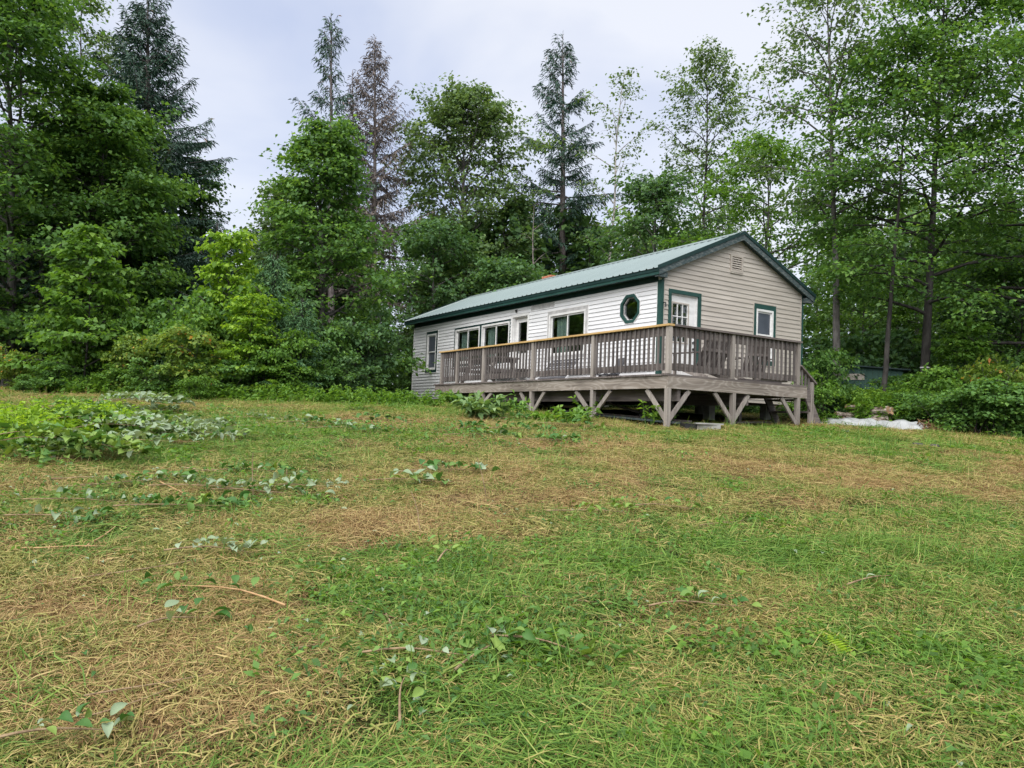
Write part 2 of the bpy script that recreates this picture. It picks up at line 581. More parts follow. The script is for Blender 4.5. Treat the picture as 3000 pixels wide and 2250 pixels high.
gx, gy = graded(-14, 16, .14, -500, 500), graded(1.5, 24, .14, -250, 600)
GX, GY = np.meshgrid(gx, gy)
GZ = ground_z(GX, GY)
nx, ny = len(gx), len(gy)
ii = (np.arange(ny - 1)[:, None] * nx + np.arange(nx - 1)[None]).ravel()
me = mesh_np('lawn_ground', np.stack([GX, GY, GZ], -1).reshape(-1, 3), np.stack([ii, ii + 1, ii + nx + 1, ii + nx], -1), smooth=True)
a = me.attributes.new('dry', 'FLOAT', 'POINT')
a.data.foreach_set('value', dryness(GX, GY).ravel().astype(np.float32))
m, t, out = new_mat('mown_lawn_soil')
l = t.links.new
at_ = N(t, 'ShaderNodeAttribute', attribute_name='dry')
co = t.nodes.new('ShaderNodeTexCoord')
n1 = N(t, 'ShaderNodeTexNoise', Scale=14.0, Detail=8.0, Roughness=.7)
n2 = N(t, 'ShaderNodeTexNoise', Scale=60.0, Detail=4.0, Roughness=.7)
l(co.outputs['Object'], n1.inputs['Vector'])
l(co.outputs['Object'], n2.inputs['Vector'])
ad = N(t, 'ShaderNodeMath', operation='MULTIPLY_ADD')
ad.inputs[1].default_value = .9
l(n1.outputs['Fac'], ad.inputs[0])
sb = N(t, 'ShaderNodeMath', operation='SUBTRACT')
sb.inputs[1].default_value = .45
l(at_.outputs['Fac'], sb.inputs[0])
l(sb.outputs[0], ad.inputs[2])
rg = ramp(t, [(.18, (.020, .032, .009)), (.42, (.042, .050, .015)), (.62, (.075, .062, .026)), (.85, (.12, .082, .042))])
l(ad.outputs[0], rg.inputs[0])
mu = N(t, 'ShaderNodeMixRGB', blend_type='MULTIPLY')
mu.inputs[0].default_value = .9
r2 = ramp(t, [(.32, (.28, .26, .22)), (.62, (1.15, 1.12, 1.0))])
l(n2.outputs['Fac'], r2.inputs[0])
l(rg.outputs[0], mu.inputs[1])
l(r2.outputs[0], mu.inputs[2])
pb = t.nodes.new('ShaderNodeBsdfPrincipled')
pb.inputs['Roughness'].default_value = .95
pb.inputs['Specular IOR Level'].default_value = .1
l(mu.outputs[0], pb.inputs['Base Color'])
b = t.nodes.new('ShaderNodeBump')
b.inputs['Strength'].default_value = .8
b.inputs['Distance'].default_value = .02
l(n2.outputs['Fac'], b.inputs['Height'])
l(b.outputs[0], pb.inputs['Normal'])
l(pb.outputs[0], out.inputs['Surface'])
tag(link('ground', me, m), 'sloping mown lawn of green and straw coloured grass', 'ground', kind='structure')
# ------------------------------------------------------------------ cabin (local x along gable, y along long wall, z from deck level)
XB, YA, LEN, WID = 1.694, 2.033, 12.758, 4.868
XE, YE = XB + WID, YA + LEN
ZB, ZT = -0.331, 2.238
EAVE, RAKE, RAKE2 = 0.277, 0.171, 0.299
HE, HR = 2.528, 3.737
SLOPE = (HR - HE) / (WID / 2 + EAVE)
XR = XB + WID / 2


def roof_z(x):
    return HE + (min(x, 2 * XR - x) - (XB - EAVE)) * SLOPE


cabin = empty('cabin', ORG, TH, 'long white and tan clapboard cabin with a green metal roof', 'cabin')


def rect_holes(y0, y1, z0, z1, holes):               # split a rectangle round rectangular holes into boxes
    ys = sorted({y0, y1, *[min(max(h[i], y0), y1) for h in holes for i in (0, 1)]})
    out = []
    for a, b in zip(ys[:-1], ys[1:]):
        m = (a + b) / 2
        segs = [(z0, z1)]
        for h in holes:
            if h[0] < m < h[1]:
                ns = []
                for s, e in segs:
                    if h[2] > s:
                        ns.append((s, min(e, h[2])))
                    if h[3] < e:
                        ns.append((max(s, h[3]), e))
                segs = [q for q in ns if q[1] - q[0] > 1e-4]
        out += [(a, b, s, e) for s, e in segs]
    return out


jr = random.Random(12)


def siding(parent, mat, lo, hi, z_bot, z_top, course, phase, holes, place, ends=None, lip=.020):
    """courses of clapboard: place(along, out, z) gives the local point; ends(z) clips the run at height z"""
    k0 = math.floor((z_bot - phase) / course)
    z = phase + k0 * course
    while z < z_top - 1e-4:
        zs = {max(z, z_bot), min(z + course, z_top)}
        for h in holes:
            for q in (h[2], h[3]):
                if max(z, z_bot) + .004 < q < min(z + course, z_top) - .004:
                    zs.add(q)
        zs = sorted(zs)
        for s, e in zip(zs[:-1], zs[1:]):
            if e - s < .003:
                continue
            m = (s + e) / 2
            runs = [(lo, hi)]
            for h in holes:
                if h[2] < m < h[3]:
                    h0, h1 = h[0], h[1]
                    if len(h) > 4:
                        h0, h1 = h[4](m)
                    nr = []
                    for a, b in runs:
                        if h0 > a:
                            nr.append((a, min(b, h0)))
                        if h1 < b:
                            nr.append((max(a, h1), b))
                    runs = [q for q in nr if q[1] - q[0] > .004]
            if ends is None:                         # butt joints between lengths of siding
                cut = []
                for a, b in runs:
                    st = a
                    nx_ = lo + (jr.random() * 3.66)
                    while nx_ < b - .4:
                        if nx_ > st + .4:
                            cut.append((st, nx_ - .0015))
                            st = nx_ + .0015
                        nx_ += 3.66
                    cut.append((st, b))
                runs = cut
            for a, b in runs:
                a0, b0, a1, b1 = a, b, a, b
                if ends:
                    l0, r0 = ends(s)
                    l1, r1 = ends(e)
                    a0, b0, a1, b1 = max(a, l0), min(b, r0), max(a, l1), min(b, r1)
                    if b0 - a0 < .02:
                        continue
                    if b1 < a1:
                        a1 = b1 = (a1 + b1) / 2
                o0 = .003 + lip * (1 - (s - z) / course)
                o1 = .003 + lip * (1 - (e - z) / course)
                pr0 = [place(a0, 0, s), place(a0, o0, s), place(a1, o1, e), place(a1, 0, e)]
                pr1 = [place(b0, 0, s), place(b0, o0, s), place(b1, o1, e), place(b1, 0, e)]
                mb = MB()
                mb.add(pr0 + pr1, [(0, 1, 2, 3), (7, 6, 5, 4), (0, 4, 5, 1), (1, 5, 6, 2), (2, 6, 7, 3), (3, 7, 4, 0)])
                mb.obj('siding_board', mat, parent)
        z += course


OC_Y, OC_Z, OC_R = 3.05, 1.722, 0.325


def oct_span(m):
    d = abs(m - OC_Z)
    w = min(OC_R, OC_R * math.sqrt(2) - d) - .005
    return OC_Y - w, OC_Y + w


front_holes = [(12.93, 13.71, .62, 1.96), (8.30, 11.65, .70, 1.925), (7.33, 8.175, ZB + .3, 2.02), (4.68, 6.33, .72, 1.93), (6.10, 7.235, 2.095, 2.225)]
oct_hole = (OC_Y - OC_R, OC_Y + OC_R, OC_Z - OC_R + .005, OC_Z + OC_R - .005, oct_span)
gable_holes = [(1.935, 2.865, -.02, 2.05), (4.76, 5.475, .66, 2.045), (3.87, 4.25, 2.77, 3.145)]

mb = MB()
for a, b, s, e in rect_holes(YA, YE, ZB, HE, front_holes[:4] + [(OC_Y - .27, OC_Y + .27, OC_Z - .27, OC_Z + .27)]):
    mb.box(XB, XB + .10, a, b, s, e)
front_wall = mb.obj('front_wall', M['white_trim'], cabin)
siding(front_wall, M['white_siding'], YA + .115, YE - .012, ZB, ZT, .1019, ZB + .06, front_holes + [oct_hole], lambda a, o, z: (XB - o, a, z))
mb = MB()
for a, b, s, e in rect_holes(XB + .1, XE, ZB, 2.5, gable_holes[:2]):
    mb.box(a, b, YA, YA + .10, s, e)
mb.prism([(XB + .1, YA, 2.5), (XE, YA, 2.5), (XR, YA, HR - .1)], (0, .1, 0))
gable_wall = mb.obj('gable_wall', M['tan_trim'], cabin)


def gable_ends(z):
    w = (HR - .15 - z) / SLOPE
    return XR - w, XR + w


siding(gable_wall, M['tan_siding'], XB + .065, XE - .075, ZB, HR - .2, .110, 2.279 - 30 * .11, gable_holes, lambda a, o, z: (a, YA - o, z), gable_ends, lip=.016)
# remaining walls, floor and ceiling
MB().box(XE - .1, XE, YA + .1, YE, ZB, HE).obj('rear_wall', M['white_siding'], cabin)
mb = MB().box(XB + .1, XE - .1, YE - .1, YE, ZB, HE)
mb.prism([(XB + .1, YE - .1, HE), (XE - .1, YE - .1, HE), (XR, YE - .1, HR - .15)], (0, .1, 0))
mb.obj('end_wall', M['white_siding'], cabin)
MB().box(XB + .1, XE - .1, YA + .1, YE - .1, -.30, -.02).obj('floor_frame', M['inside'], cabin)
MB().box(XB + .1, XE - .1, YA + .1, YE - .1, 2.36, 2.40).obj('ceiling', M['inside'], cabin)
MB().box(3.9, 3.98, YA + .1, YE - .1, -.02, 2.36).obj('partition', M['inside'], cabin)
for y in np.arange(YA + .8, YE, 2.3):
    for x in (XB + .35, XR, XE - .35):
        g = ground_z(*(ORG + x * VX + y * UX)[:2]) - ORG[2]
        MB().box(x - .1, x + .1, y - .1, y + .1, g - .2, ZB + .02).obj('pier', M['concrete'], cabin)
# corner boards and starter strips
MB().box(XB - .022, XB - .001, YA - .022, YA + .112, ZB, ZT + .03).obj('corner_board', M['green_trim'], cabin)
MB().box(XB - .001, XB + .045, YA - .024, YA - .001, ZB, ZT + .25).obj('corner_board', M['green_trim'], cabin)
MB().box(XB + .046, XB + .064, YA - .026, YA - .001, ZB, 2.37).obj('channel_strip', M['tan_trim'], cabin)
MB().box(XE - .055, XE + .02, YA - .022, YA - .001, ZB, 2.55).obj('corner_board', M['green_trim'], cabin)
MB().box(XE - .074, XE - .056, YA - .026, YA - .001, ZB, 2.50).obj('channel_strip', M['tan_trim'], cabin)
MB().box(XB - .026, XB - .001, YA + .112, YA + .128, ZB, ZT).obj('channel_strip', M['white_trim'], cabin)
MB().box(XB - .026, XB + .02, YE - .012, YE + .02, ZB, ZT).obj('channel_strip', M['white_trim'], cabin)
MB().box(XB - .02, XB - .001, YA + .112, YE, ZT + .001, HE - .16).obj('frieze_board', M['dark_green'], cabin)
MB().box(XB - .004, XB + .004, 6.10, 7.235, 2.095, 2.225).obj('bare_panel', M['grey_trim'], cabin)

# roof
roof = MB().prism([(XB - EAVE + .02, YA - RAKE + .03, HE - .045), (XR, YA - RAKE + .03, HR - .045), (XE + EAVE - .02, YA - RAKE + .03, HE - .045),
                   (XE + EAVE - .02, YA - RAKE + .03, HE - .09), (XR, YA - RAKE + .03, HR - .09), (XB - EAVE + .02, YA - RAKE + .03, HE - .09)],
                  (0, LEN + RAKE + RAKE2 - .06, 0)).obj('roof', M['dark_green'], cabin)
PW, RIBS = .9144, 4
prof = []
for r in range(RIBS):
    c = (r + .5) * PW / RIBS
    prof += [(c - .032, 0), (c - .014, .021), (c + .014, .021), (c + .032, 0)]
prof = [(0, 0)] + prof + [(PW, 0)]
SL = math.hypot(WID / 2 + EAVE + .035, (WID / 2 + EAVE + .035) * SLOPE)
Vp = [(0, y, z) for y, z in prof] + [(SL, y, z) for y, z in prof]
n = len(prof)
panel_me = mesh_np('roof_panel', Vp, [(i, n + i, n + i + 1, i + 1) for i in range(n - 1)])
ang = math.atan(SLOPE)
y, first = YA - RAKE, True
y_end = YE + RAKE2
while y < y_end - .05:
    w = min(PW, y_end - y)
    for side in (0, 1):
        o = link('roof_panel', panel_me, M['roof'], roof)
        if side == 0:
            o.location = (XB - EAVE - .035, y, HE - .035 * SLOPE - .038)
            o.rotation_euler = (0, -ang, 0)
            o.scale = (1, w / PW, 1)
        else:
            o.location = (XE + EAVE + .035, y + w, HE - .035 * SLOPE - .038)
            o.rotation_euler = (Matrix.Rotation(math.pi, 3, 'Z') @ Matrix.Rotation(-ang, 3, 'Y')).to_euler()
            o.scale = (1, w / PW, 1)
    y += w
capw = .17
MB().prism([(XR - capw, YA - RAKE - .03, HR - capw * SLOPE - .010), (XR, YA - RAKE - .03, HR + .004), (XR + capw, YA - RAKE - .03, HR - capw * SLOPE - .010),
            (XR + capw, YA - RAKE - .03, HR - capw * SLOPE - .015), (XR, YA - RAKE - .03, HR - .001), (XR - capw, YA - RAKE - .03, HR - capw * SLOPE - .015)],
           (0, y_end - YA + RAKE + .06, 0)).obj('ridge_cap', M['roof'], roof)
for s, xe in ((1, XB - EAVE), (-1, XE + EAVE)):
    a, b = sorted((xe - s * .012, xe + s * .02))
    MB().box(a, b, YA - RAKE - .005, y_end, HE - .125, HE - .052).obj('drip_edge', M['dark_green'], cabin)
    a, b = sorted((xe + s * .004, xe + s * .026))
    for y0, y1 in ((YA - RAKE + .002, 5.4), (5.403, 10.2), (10.203, y_end)):
        MB().box(a, b, y0, y1, 2.334, HE - .126).obj('fascia_board', M['green_trim'], cabin)
    a, b = sorted((xe + s * .027, (XB if s > 0 else XE) - s * .022))
    MB().box(a, b, YA - RAKE + .03, y_end - .03, 2.362, 2.378).obj('soffit', M['dark_green'], cabin)
    x1 = XR
    for yy in (YA - RAKE, y_end):
        d = -1 if yy < 5 else 1
        # metal rake trim, then the worn rake board, then the soffit behind
        xo = xe - s * .02
        zo = HE - .02 * SLOPE
        MB().prism([(xo, yy, zo + .012), (x1, yy, HR + .012), (x1, yy, HR - .078), (xo, yy, zo - .078)], (0, d * .018, 0)).obj('rake_trim', M['dark_green'], cabin)
        MB().prism([(xe + s * .03, yy, HE + .03 * SLOPE - .080), (x1, yy, HR - .080), (x1, yy, HR - .215), (xe + s * .03, yy, HE + .03 * SLOPE - .215)], (0, d * .006 - d * .03, 0)).obj('rake_board', M['rake'], cabin)
        yw = (YA - .03 if d < 0 else YE + .03)
        MB().prism([(xe + s * .03, yy - d * .03, HE + .03 * SLOPE - .16), (x1, yy - d * .03, HR - .16), (x1, yy - d * .03, HR - .185), (xe + s * .03, yy - d * .03, HE + .03 * SLOPE - .185)], (0, yw - yy + d * .03, 0)).obj('rake_soffit', M['dark_green'], cabin)
    a, b = sorted((xe + s * .027, (XB if s > 0 else XE) + s * .03))
    MB().box(a, b, YA - RAKE + .026, YA - .03, 2.30, 2.42).obj('eave_return', M['rake'], cabin)
# chimney beyond the ridge
cx_, cy_ = XR + .42, 10.35
ch = MB().box(cx_ - .17, cx_ + .17, cy_ - .26, cy_ + .26, 3.2, 3.52).obj('chimney', M['concrete'], cabin)
for cz in range(6):
    z0 = 3.50 + cz * .066
    for i, (bx, by, lx, ly) in enumerate([(-.11, -.16, .19, .19), (.10, -.16, .19, .19), (-.11, .05, .19, .19), (.10, .05, .19, .19), (-.11, .22, .19, .11), (.10, .22, .19, .11)]):
        o_ = .02 if cz % 2 else 0
        MB().box(cx_ + bx - lx / 2, cx_ + bx + lx / 2, cy_ + by - ly / 2 + o_, cy_ + by + ly / 2 + o_, z0, z0 + .058).obj('brick', M['brick'], ch)


# ---- windows and doors: fx(out, along, z) maps to local coordinates, out is towards the viewer
def frontf(o, a, z):
    return (XB - o, a, z)


def gablef(o, a, z):
    return (a, YA - o, z)


def fbox(mbx, fx, a0, a1, z0, z1, o0, o1):
    p, q = fx(o0, a0, z0), fx(o1, a1, z1)
    (x0, x1), (y0, y1) = sorted((p[0], q[0])), sorted((p[1], q[1]))
    return mbx.box(x0, x1, y0, y1, z0, z1)


def frame_boxes(fx, a0, a1, z0, z1, w, o0, o1, wb=None, wt=None):
    wb, wt = w if wb is None else wb, w if wt is None else wt
    m = MB()
    fbox(m, fx, a0, a1, z1 - wt, z1, o0, o1)
    if wb:
        fbox(m, fx, a0, a1, z0, z0 + wb, o0, o1)
    fbox(m, fx, a0, a0 + w, z0 + wb, z1 - wt, o0, o1)
    fbox(m, fx, a1 - w, a1, z0 + wb, z1 - wt, o0, o1)
    return m


def window(fx, trim, frame, style, trim_mat, chan_mat, label=None, screen=None):
    a0, a1, z0, z1 = frame
    w = frame_boxes(fx, a0, a1, z0, z1, .052, -.03, .030).obj('window', M['white_trim'], cabin)
    if label:
        w['label'] = label
    if trim:
        t0, t1, t2, t3 = trim
        t = MB()
        for q in rect_holes(t0, t1, t2, t3, [frame]):
            fbox(t, fx, q[0], q[1], q[2], q[3], .001, .024)
        t.obj('trim_board', M[trim_mat], w)
        frame_boxes(fx, t0 - .022, t1 + .022, t2 - .022, t3 + .022, .021, .001, .0275).obj('channel_strip', M[chan_mat], w)
    i0, i1, j0, j1 = a0 + .052, a1 - .052, z0 + .052, z1 - .052
    if style == 'slider':                            # two sashes side by side
        m = (i0 + i1) / 2
        for (s0, s1, d) in ((i0, m + .02, -.005), (m - .02, i1, -.028)):
            s = frame_boxes(fx, s0, s1, j0, j1, .038, d - .02, d).obj('sash', M['white_trim'], w)
            fbox(MB(), fx, s0 + .038, s1 - .038, j0 + .038, j1 - .038, d - .012, d - .008).obj('pane', M['glass'], s)
    elif style == 'hung':                            # upper and lower sash behind a screen
        m = (j0 + j1) / 2
        for (s0, s1, d) in ((m - .015, j1, -.002), (j0, m + .02, -.024)):
            s = frame_boxes(fx, i0, i1, s0, s1, .036, d - .02, d).obj('sash', M['white_trim'], w)
            fbox(MB(), fx, i0 + .036, i1 - .036, s0 + .036, s1 - .036, d - .012, d - .008).obj('pane', M['screen'], s)
    return w


window(frontf, (12.885, 13.755, .573, 2.003), (12.99, 13.70, .665, 1.915), 'hung', 'dark_green', 'white_trim', 'narrow tall window near the far end of the white wall')
tw = window(frontf, None, (10.03, 11.62, .78, 1.91), 'slider', None, None)
window(frontf, None, (8.30, 9.91, .78, 1.915), 'slider', None, None)
t = MB()
for q in rect_holes(8.265, 11.69, .70, 1.962, [(10.03, 11.62, .78, 1.91), (8.30, 9.91, .78, 1.915)]):
    fbox(t, frontf, q[0], q[1], q[2], q[3], .001, .022)
t.obj('trim_board', M['dark_green'], tw)
window(frontf, (4.63, 6.375, .68, 1.975), (4.725, 6.313, .76, 1.893), 'slider', 'grey_trim', 'white_trim', 'sliding window with bare grey trim and a curtain')
window(gablef, (4.715, 5.52, .60, 2.09), (4.803, 5.425, .72, 1.966), 'hung', 'green_trim', 'tan_trim', 'green-trimmed window in the tan gable wall')
# octagon window
def octring(r0, r1, o0, o1):
    c0, c1 = r0 / math.cos(math.pi / 8), r1 / math.cos(math.pi / 8)
    A = [math.pi / 8 + i * math.pi / 4 for i in range(8)]
    V = []
    for o in (o0, o1):
        for c in (c0, c1):
            V += [frontf(o, OC_Y + c * math.cos(q), OC_Z + c * math.sin(q)) for q in A]
    Fs = []
    for i in range(8):
        j = (i + 1) % 8
        Fs += [(i, j, 8 + j, 8 + i), (16 + i, 24 + i, 24 + j, 16 + j), (i, 16 + i, 16 + j, j), (8 + i, 8 + j, 24 + j, 24 + i)]
    return MB().add(V, Fs)


ow = octring(.335, .268, -.02, .040).obj('window', M['green_trim'], cabin)
ow['label'] = 'green octagonal window'
octring(.352, .336, .0, .030).obj('channel_strip', M['white_trim'], ow)
octring(.267, .248, -.055, -.012).obj('sash', M['grey_trim'], ow)
A = [math.pi / 8 + i * math.pi / 4 for i in range(8)]
c = .245 / math.cos(math.pi / 8)
MB().prism([frontf(-.040, OC_Y + c * math.cos(q), OC_Z + c * math.sin(q)) for q in A], (.004, 0, 0)).obj('pane', M['glass'], ow)
# long wall door with one tall pane
d = frame_boxes(frontf, 7.29, 8.215, -.02, 2.065, .075, -.01, .028, wb=0).obj('door', M['white_trim'], cabin)
d['label'] = 'white door with one tall pane beside the sliding windows'
frame_boxes(frontf, 7.366, 8.139, -.02, 1.989, .02, -.10, -.011, wb=0).obj('jamb', M['white_trim'], d)
lf = MB()
for q in rect_holes(7.387, 8.118, -.01, 1.968, [(7.50, 8.0, .95, 1.84)]):
    fbox(lf, frontf, q[0], q[1], q[2], q[3], -.14, -.10)
lf.obj('door_leaf', M['white_trim'], d)
fbox(MB(), frontf, 7.50, 8.0, .95, 1.84, -.122, -.117).obj('pane', M['glass'], d)
# gable door with nine panes
d = frame_boxes(gablef, 1.89, 2.91, -.02, 2.095, .085, -.01, .026, wb=0).obj('door', M['green_trim'], cabin)
d['label'] = 'white nine-pane door with green trim in the gable wall'
frame_boxes(gablef, 1.976, 2.824, -.02, 2.009, .022, -.10, -.011, wb=0).obj('jamb', M['white_trim'], d)
lf = MB()
px0, px1, pz0, pz1 = 2.075, 2.555, .93, 1.80
panes = [(px0 + i * (px1 - px0) / 3 + .01, px0 + (i + 1) * (px1 - px0) / 3 - .01, pz0 + j * (pz1 - pz0) / 3 + .01, pz0 + (j + 1) * (pz1 - pz0) / 3 - .01) for i in range(3) for j in range(3)]
for q in rect_holes(1.999, 2.801, -.01, 1.985, panes):
    fbox(lf, gablef, q[0], q[1], q[2], q[3], -.085, -.045)
leafo = lf.obj('door_leaf', M['white_trim'], d)
for q in panes:
    fbox(MB(), gablef, *q, -.068, -.063).obj('pane', M['glass'], leafo)
frame_boxes(gablef, px0 - .03, px1 + .03, pz0 - .03, pz1 + .03, .03, -.044, -.034).obj('pane_frame', M['tan_trim'], leafo)
for (a0, a1, z0, z1) in ((2.08, 2.36, .12, .34), (2.42, 2.72, .12, .34), (2.08, 2.36, .42, .80), (2.42, 2.72, .42, .80)):
    frame_boxes(gablef, a0, a1, z0, z1, .02, -.045, -.037).obj('panel_moulding', M['white_trim'], leafo)
h = MB()
h.tube([gablef(-.045, 2.74, .80), gablef(.02, 2.74, .80)], [.028, .028], 8).tube([gablef(.02, 2.74, .80), gablef(.03, 2.66, .80)], [.018, .014], 8)
h.tube([gablef(-.045, 2.74, .95), gablef(-.01, 2.74, .95)], [.028, .028], 8)
h.obj('handle', M['black'], leafo)
# gable vent
v = frame_boxes(gablef, 3.845, 4.275, 2.745, 3.167, .05, .001, .040).obj('vent', M['tan_trim'], cabin)
fbox(MB(), gablef, 3.895, 4.225, 2.795, 3.117, -.02, .004).obj('vent_backing', M['inside'], v)
for i in range(6):
    z0 = 2.802 + i * .053
    MB().prism([gablef(.006, 3.896, z0 + .034), gablef(.036, 3.896, z0), gablef(.036, 3.896, z0 + .012), gablef(.006, 3.896, z0 + .046)], (.328, 0, 0)).obj('slat', M['tan_trim'], v)
fbox(MB(), gablef, 3.85, 4.27, 2.715, 2.744, .001, .034).obj('sill', M['tan_trim'], v)
# small fittings
MB().tube([gablef(.0, 2.98, 1.20), gablef(.07, 2.98, 1.24)], [.035, .02], 8).obj('wall_hook', M['black'], cabin)
MB().tube([frontf(.015, 7.93, 2.20), frontf(.06, 7.93, 2.18), frontf(.05, 7.93, 2.11)], [.02, .035, .015], 8).obj('wall_lamp', M['black'], cabin)
MB().tube([gablef(.026, 1.735, 1.76), gablef(.09, 1.735, 1.76), gablef(.09, 1.735, 1.66)], [.012, .012, .02], 6).obj('wall_hook', M['dark_metal'], cabin)
# curtains behind the panes, each drawn to one side
def curtain(a0, a1, z0, z1, x, folds):
    V, Fs = [], []
    n_ = folds * 6
    for i in range(n_ + 1):
        s = i / n_
        wob = .022 * math.sin(s * folds * 2 * math.pi)
        V += [(x + wob, a0 + (a1 - a0) * s, z1), (x + wob * 1.4, a0 + (a1 - a0) * s * .8 + .05, z0)]
    for i in range(n_):
        Fs.append((2 * i, 2 * i + 2, 2 * i + 3, 2 * i + 1))
    MB().add(V, Fs).obj('curtain', M['curtain'], cabin)


curtain(5.62, 6.15, .7, 1.9, XB + .135, 6)
curtain(9.35, 9.75, .7, 1.9, XB + .135, 4)
curtain(10.95, 11.45, .7, 1.9, XB + .135, 5)

# ------------------------------------------------------------------ deck (same local frame)
deck = empty('deck', ORG, TH, 'weathered grey wooden deck with baluster railing wrapped round the cabin corner', 'deck')
AF, BF = 9.609, 4.075


def gl(x, y):                                        # ground height in the deck's frame
    p = ORG + x * VX + y * UX
    return float(ground_z(p[0], p[1])) - ORG[2]


y, i = .003, 0
pr = random.Random(3)
while y < AF - .02:
    w = .138
    far = BF - .003 if y < YA - .15 else XB - .03
    MB().box(-.028 - pr.uniform(0, .012), far, y, y + w, -.036 + pr.uniform(-.003, .003), pr.uniform(-.002, .003)).obj('deck_board', M['woodx'], deck)
    y += w + .006
for y0, y1 in ((0.040, 4.28), (4.284, AF)):
    MB().box(0, .038, y0, y1, -.272, -.040).obj('rim_board', M['rimy'], deck)
MB().box(0, BF, 0, .038, -.272, -.040).obj('rim_board', M['rimx'], deck)
MB().box(.038, XB - .03, AF - .038, AF - .001, -.270, -.041).obj('rim_board', M['rimx'], deck)
MB().box(BF - .038, BF - .001, .04, YA - .03, -.270, -.041).obj('rim_board', M['rimy'], deck)
for yy in np.arange(.45, AF - .2, .41):
    MB().box(.04, XB - .03 if yy > YA - .1 else BF - .04, yy, yy + .038, -.265, -.042).obj('joist', M['woodx'], deck)
MB().box(.30, .376, .05, AF - .05, -.50, -.272).obj('beam', M['woody'], deck)
MB().box(2.2, 2.276, .05, YA - .05, -.50, -.272).obj('beam', M['woody'], deck)
P4 = .0445


def post(x, y, z0, z1, name):
    return MB().box(x - P4, x + P4, y - P4, y + P4, z0, z1).obj(name, M['postz'], deck)


# support posts and their knee braces
for y in (9.28, 6.9, 4.596, 2.28):
    post(P4 + .002, y, gl(0, y) - .25, -.273, 'support_post')
post(P4, P4 + .001, gl(0, 0) - .25, -.273, 'support_post')
for x in (1.812, 3.81):
    post(x, P4 + .002, gl(x, 0) - .25, -.273, 'support_post')
for (x, y) in ((1.55, 4.6), (1.55, 2.3), (1.75, 1.7), (3.9, 1.7), (1.55, 7.0)):
    post(x, y, gl(x, y) - .25, -.273, 'support_post')


def brace(a, b):
    MB().bar(a, b, .040, .085, up=(0, 0, 1) if abs(b[2] - a[2]) < .9 * np.linalg.norm(np.array(b) - a) else (1, 0, 0)).obj('knee_brace', M['postz'], deck)


BX = .050
for y, sides in ((4.596, (-.52, .50)), (2.28, (-.58, .60)), (6.9, (-.45, .45))):
    for s in sides:
        k = 1 if s > 0 else -1
        brace((BX, y + k * .03, -.80 if y < 6 else -.55), (BX, y + s, -.29))
brace((BX, .09, -.86), (BX, .62, -.29))
brace((.09, BX, -.86), (.60, BX, -.29))
for x, sides in ((1.812, (-.52, .46)), (3.81, (-.52,))):
    for s in sides:
        k = 1 if s > 0 else -1
        brace((x + k * .03, BX, -.82), (x + s, BX, -.29))
brace((1.75, 1.70, -.75), (1.25, 1.70, -.29))
brace((1.75, 1.70, -.75), (2.25, 1.70, -.29))
# rails
RX = .055
for y in (9.30, 8.364, 6.914, 4.595, 2.309):
    post(RX, y, -.04 + .045, .90, 'railing_post')
post(RX - .01, RX - .01, .005, .90, 'railing_post')
for x in (1.77, 3.80):
    post(x, RX, .005, .90, 'railing_post')
ys = [9.30, 8.364, 6.914, 4.595, 2.309, RX]
for a, b in zip(ys[1:], ys[:-1]):
    MB().box(RX - .005, RX + .033, a + P4 + .001, b - P4 - .001, .725, .898).obj('top_rail', M['woody'], deck)
    MB().box(RX - .005, RX + .033, a + P4 + .001, b - P4 - .001, .075, .205).obj('bottom_rail', M['woody'], deck)
    nb = max(2, round((b - a) / .1365) - 1)
    for i in range(nb):
        yy = a + (i + 1) * (b - a) / (nb + 1) + pr.uniform(-.006, .006)
        tilt = pr.uniform(-.006, .006)
        MB().prism([(RX - .042, yy - .018, .065), (RX - .0065, yy - .018, .065), (RX - .0065, yy + .018, .065), (RX - .042, yy + .018, .065)], (0, tilt, .832)).obj('baluster', M['balusterz'], deck)
xs = [RX, 1.77, 3.80]
for a, b in zip(xs[:-1], xs[1:]):
    MB().box(a + P4 + .001, b - P4 - .001, RX - .005, RX + .033, .725, .898).obj('top_rail', M['woodx'], deck)
    MB().box(a + P4 + .001, b - P4 - .001, RX - .005, RX + .033, .075, .205).obj('bottom_rail', M['woodx'], deck)
    nb = round((b - a) / .1365) - 1
    for i in range(nb):
        xx = a + (i + 1) * (b - a) / (nb + 1) + pr.uniform(-.006, .006)
        MB().prism([(xx - .018, RX - .042, .065), (xx + .018, RX - .042, .065), (xx + .018, RX - .0065, .065), (xx - .018, RX - .0065, .065)], (pr.uniform(-.006, .006), 0, .832)).obj('baluster', M['balusterz'], deck)
for y0, y1 in ((-.02, 4.70), (4.703, 9.37)):
    c = MB().box(-.03, .115, y0, y1, .902, .940).obj('rail_cap', M['new_wood'], deck)
    c['label'] = 'new yellowish rail cap board'
MB().box(.116, 3.86, -.03, .115, .901, .939).obj('rail_cap', M['woodx'], deck)
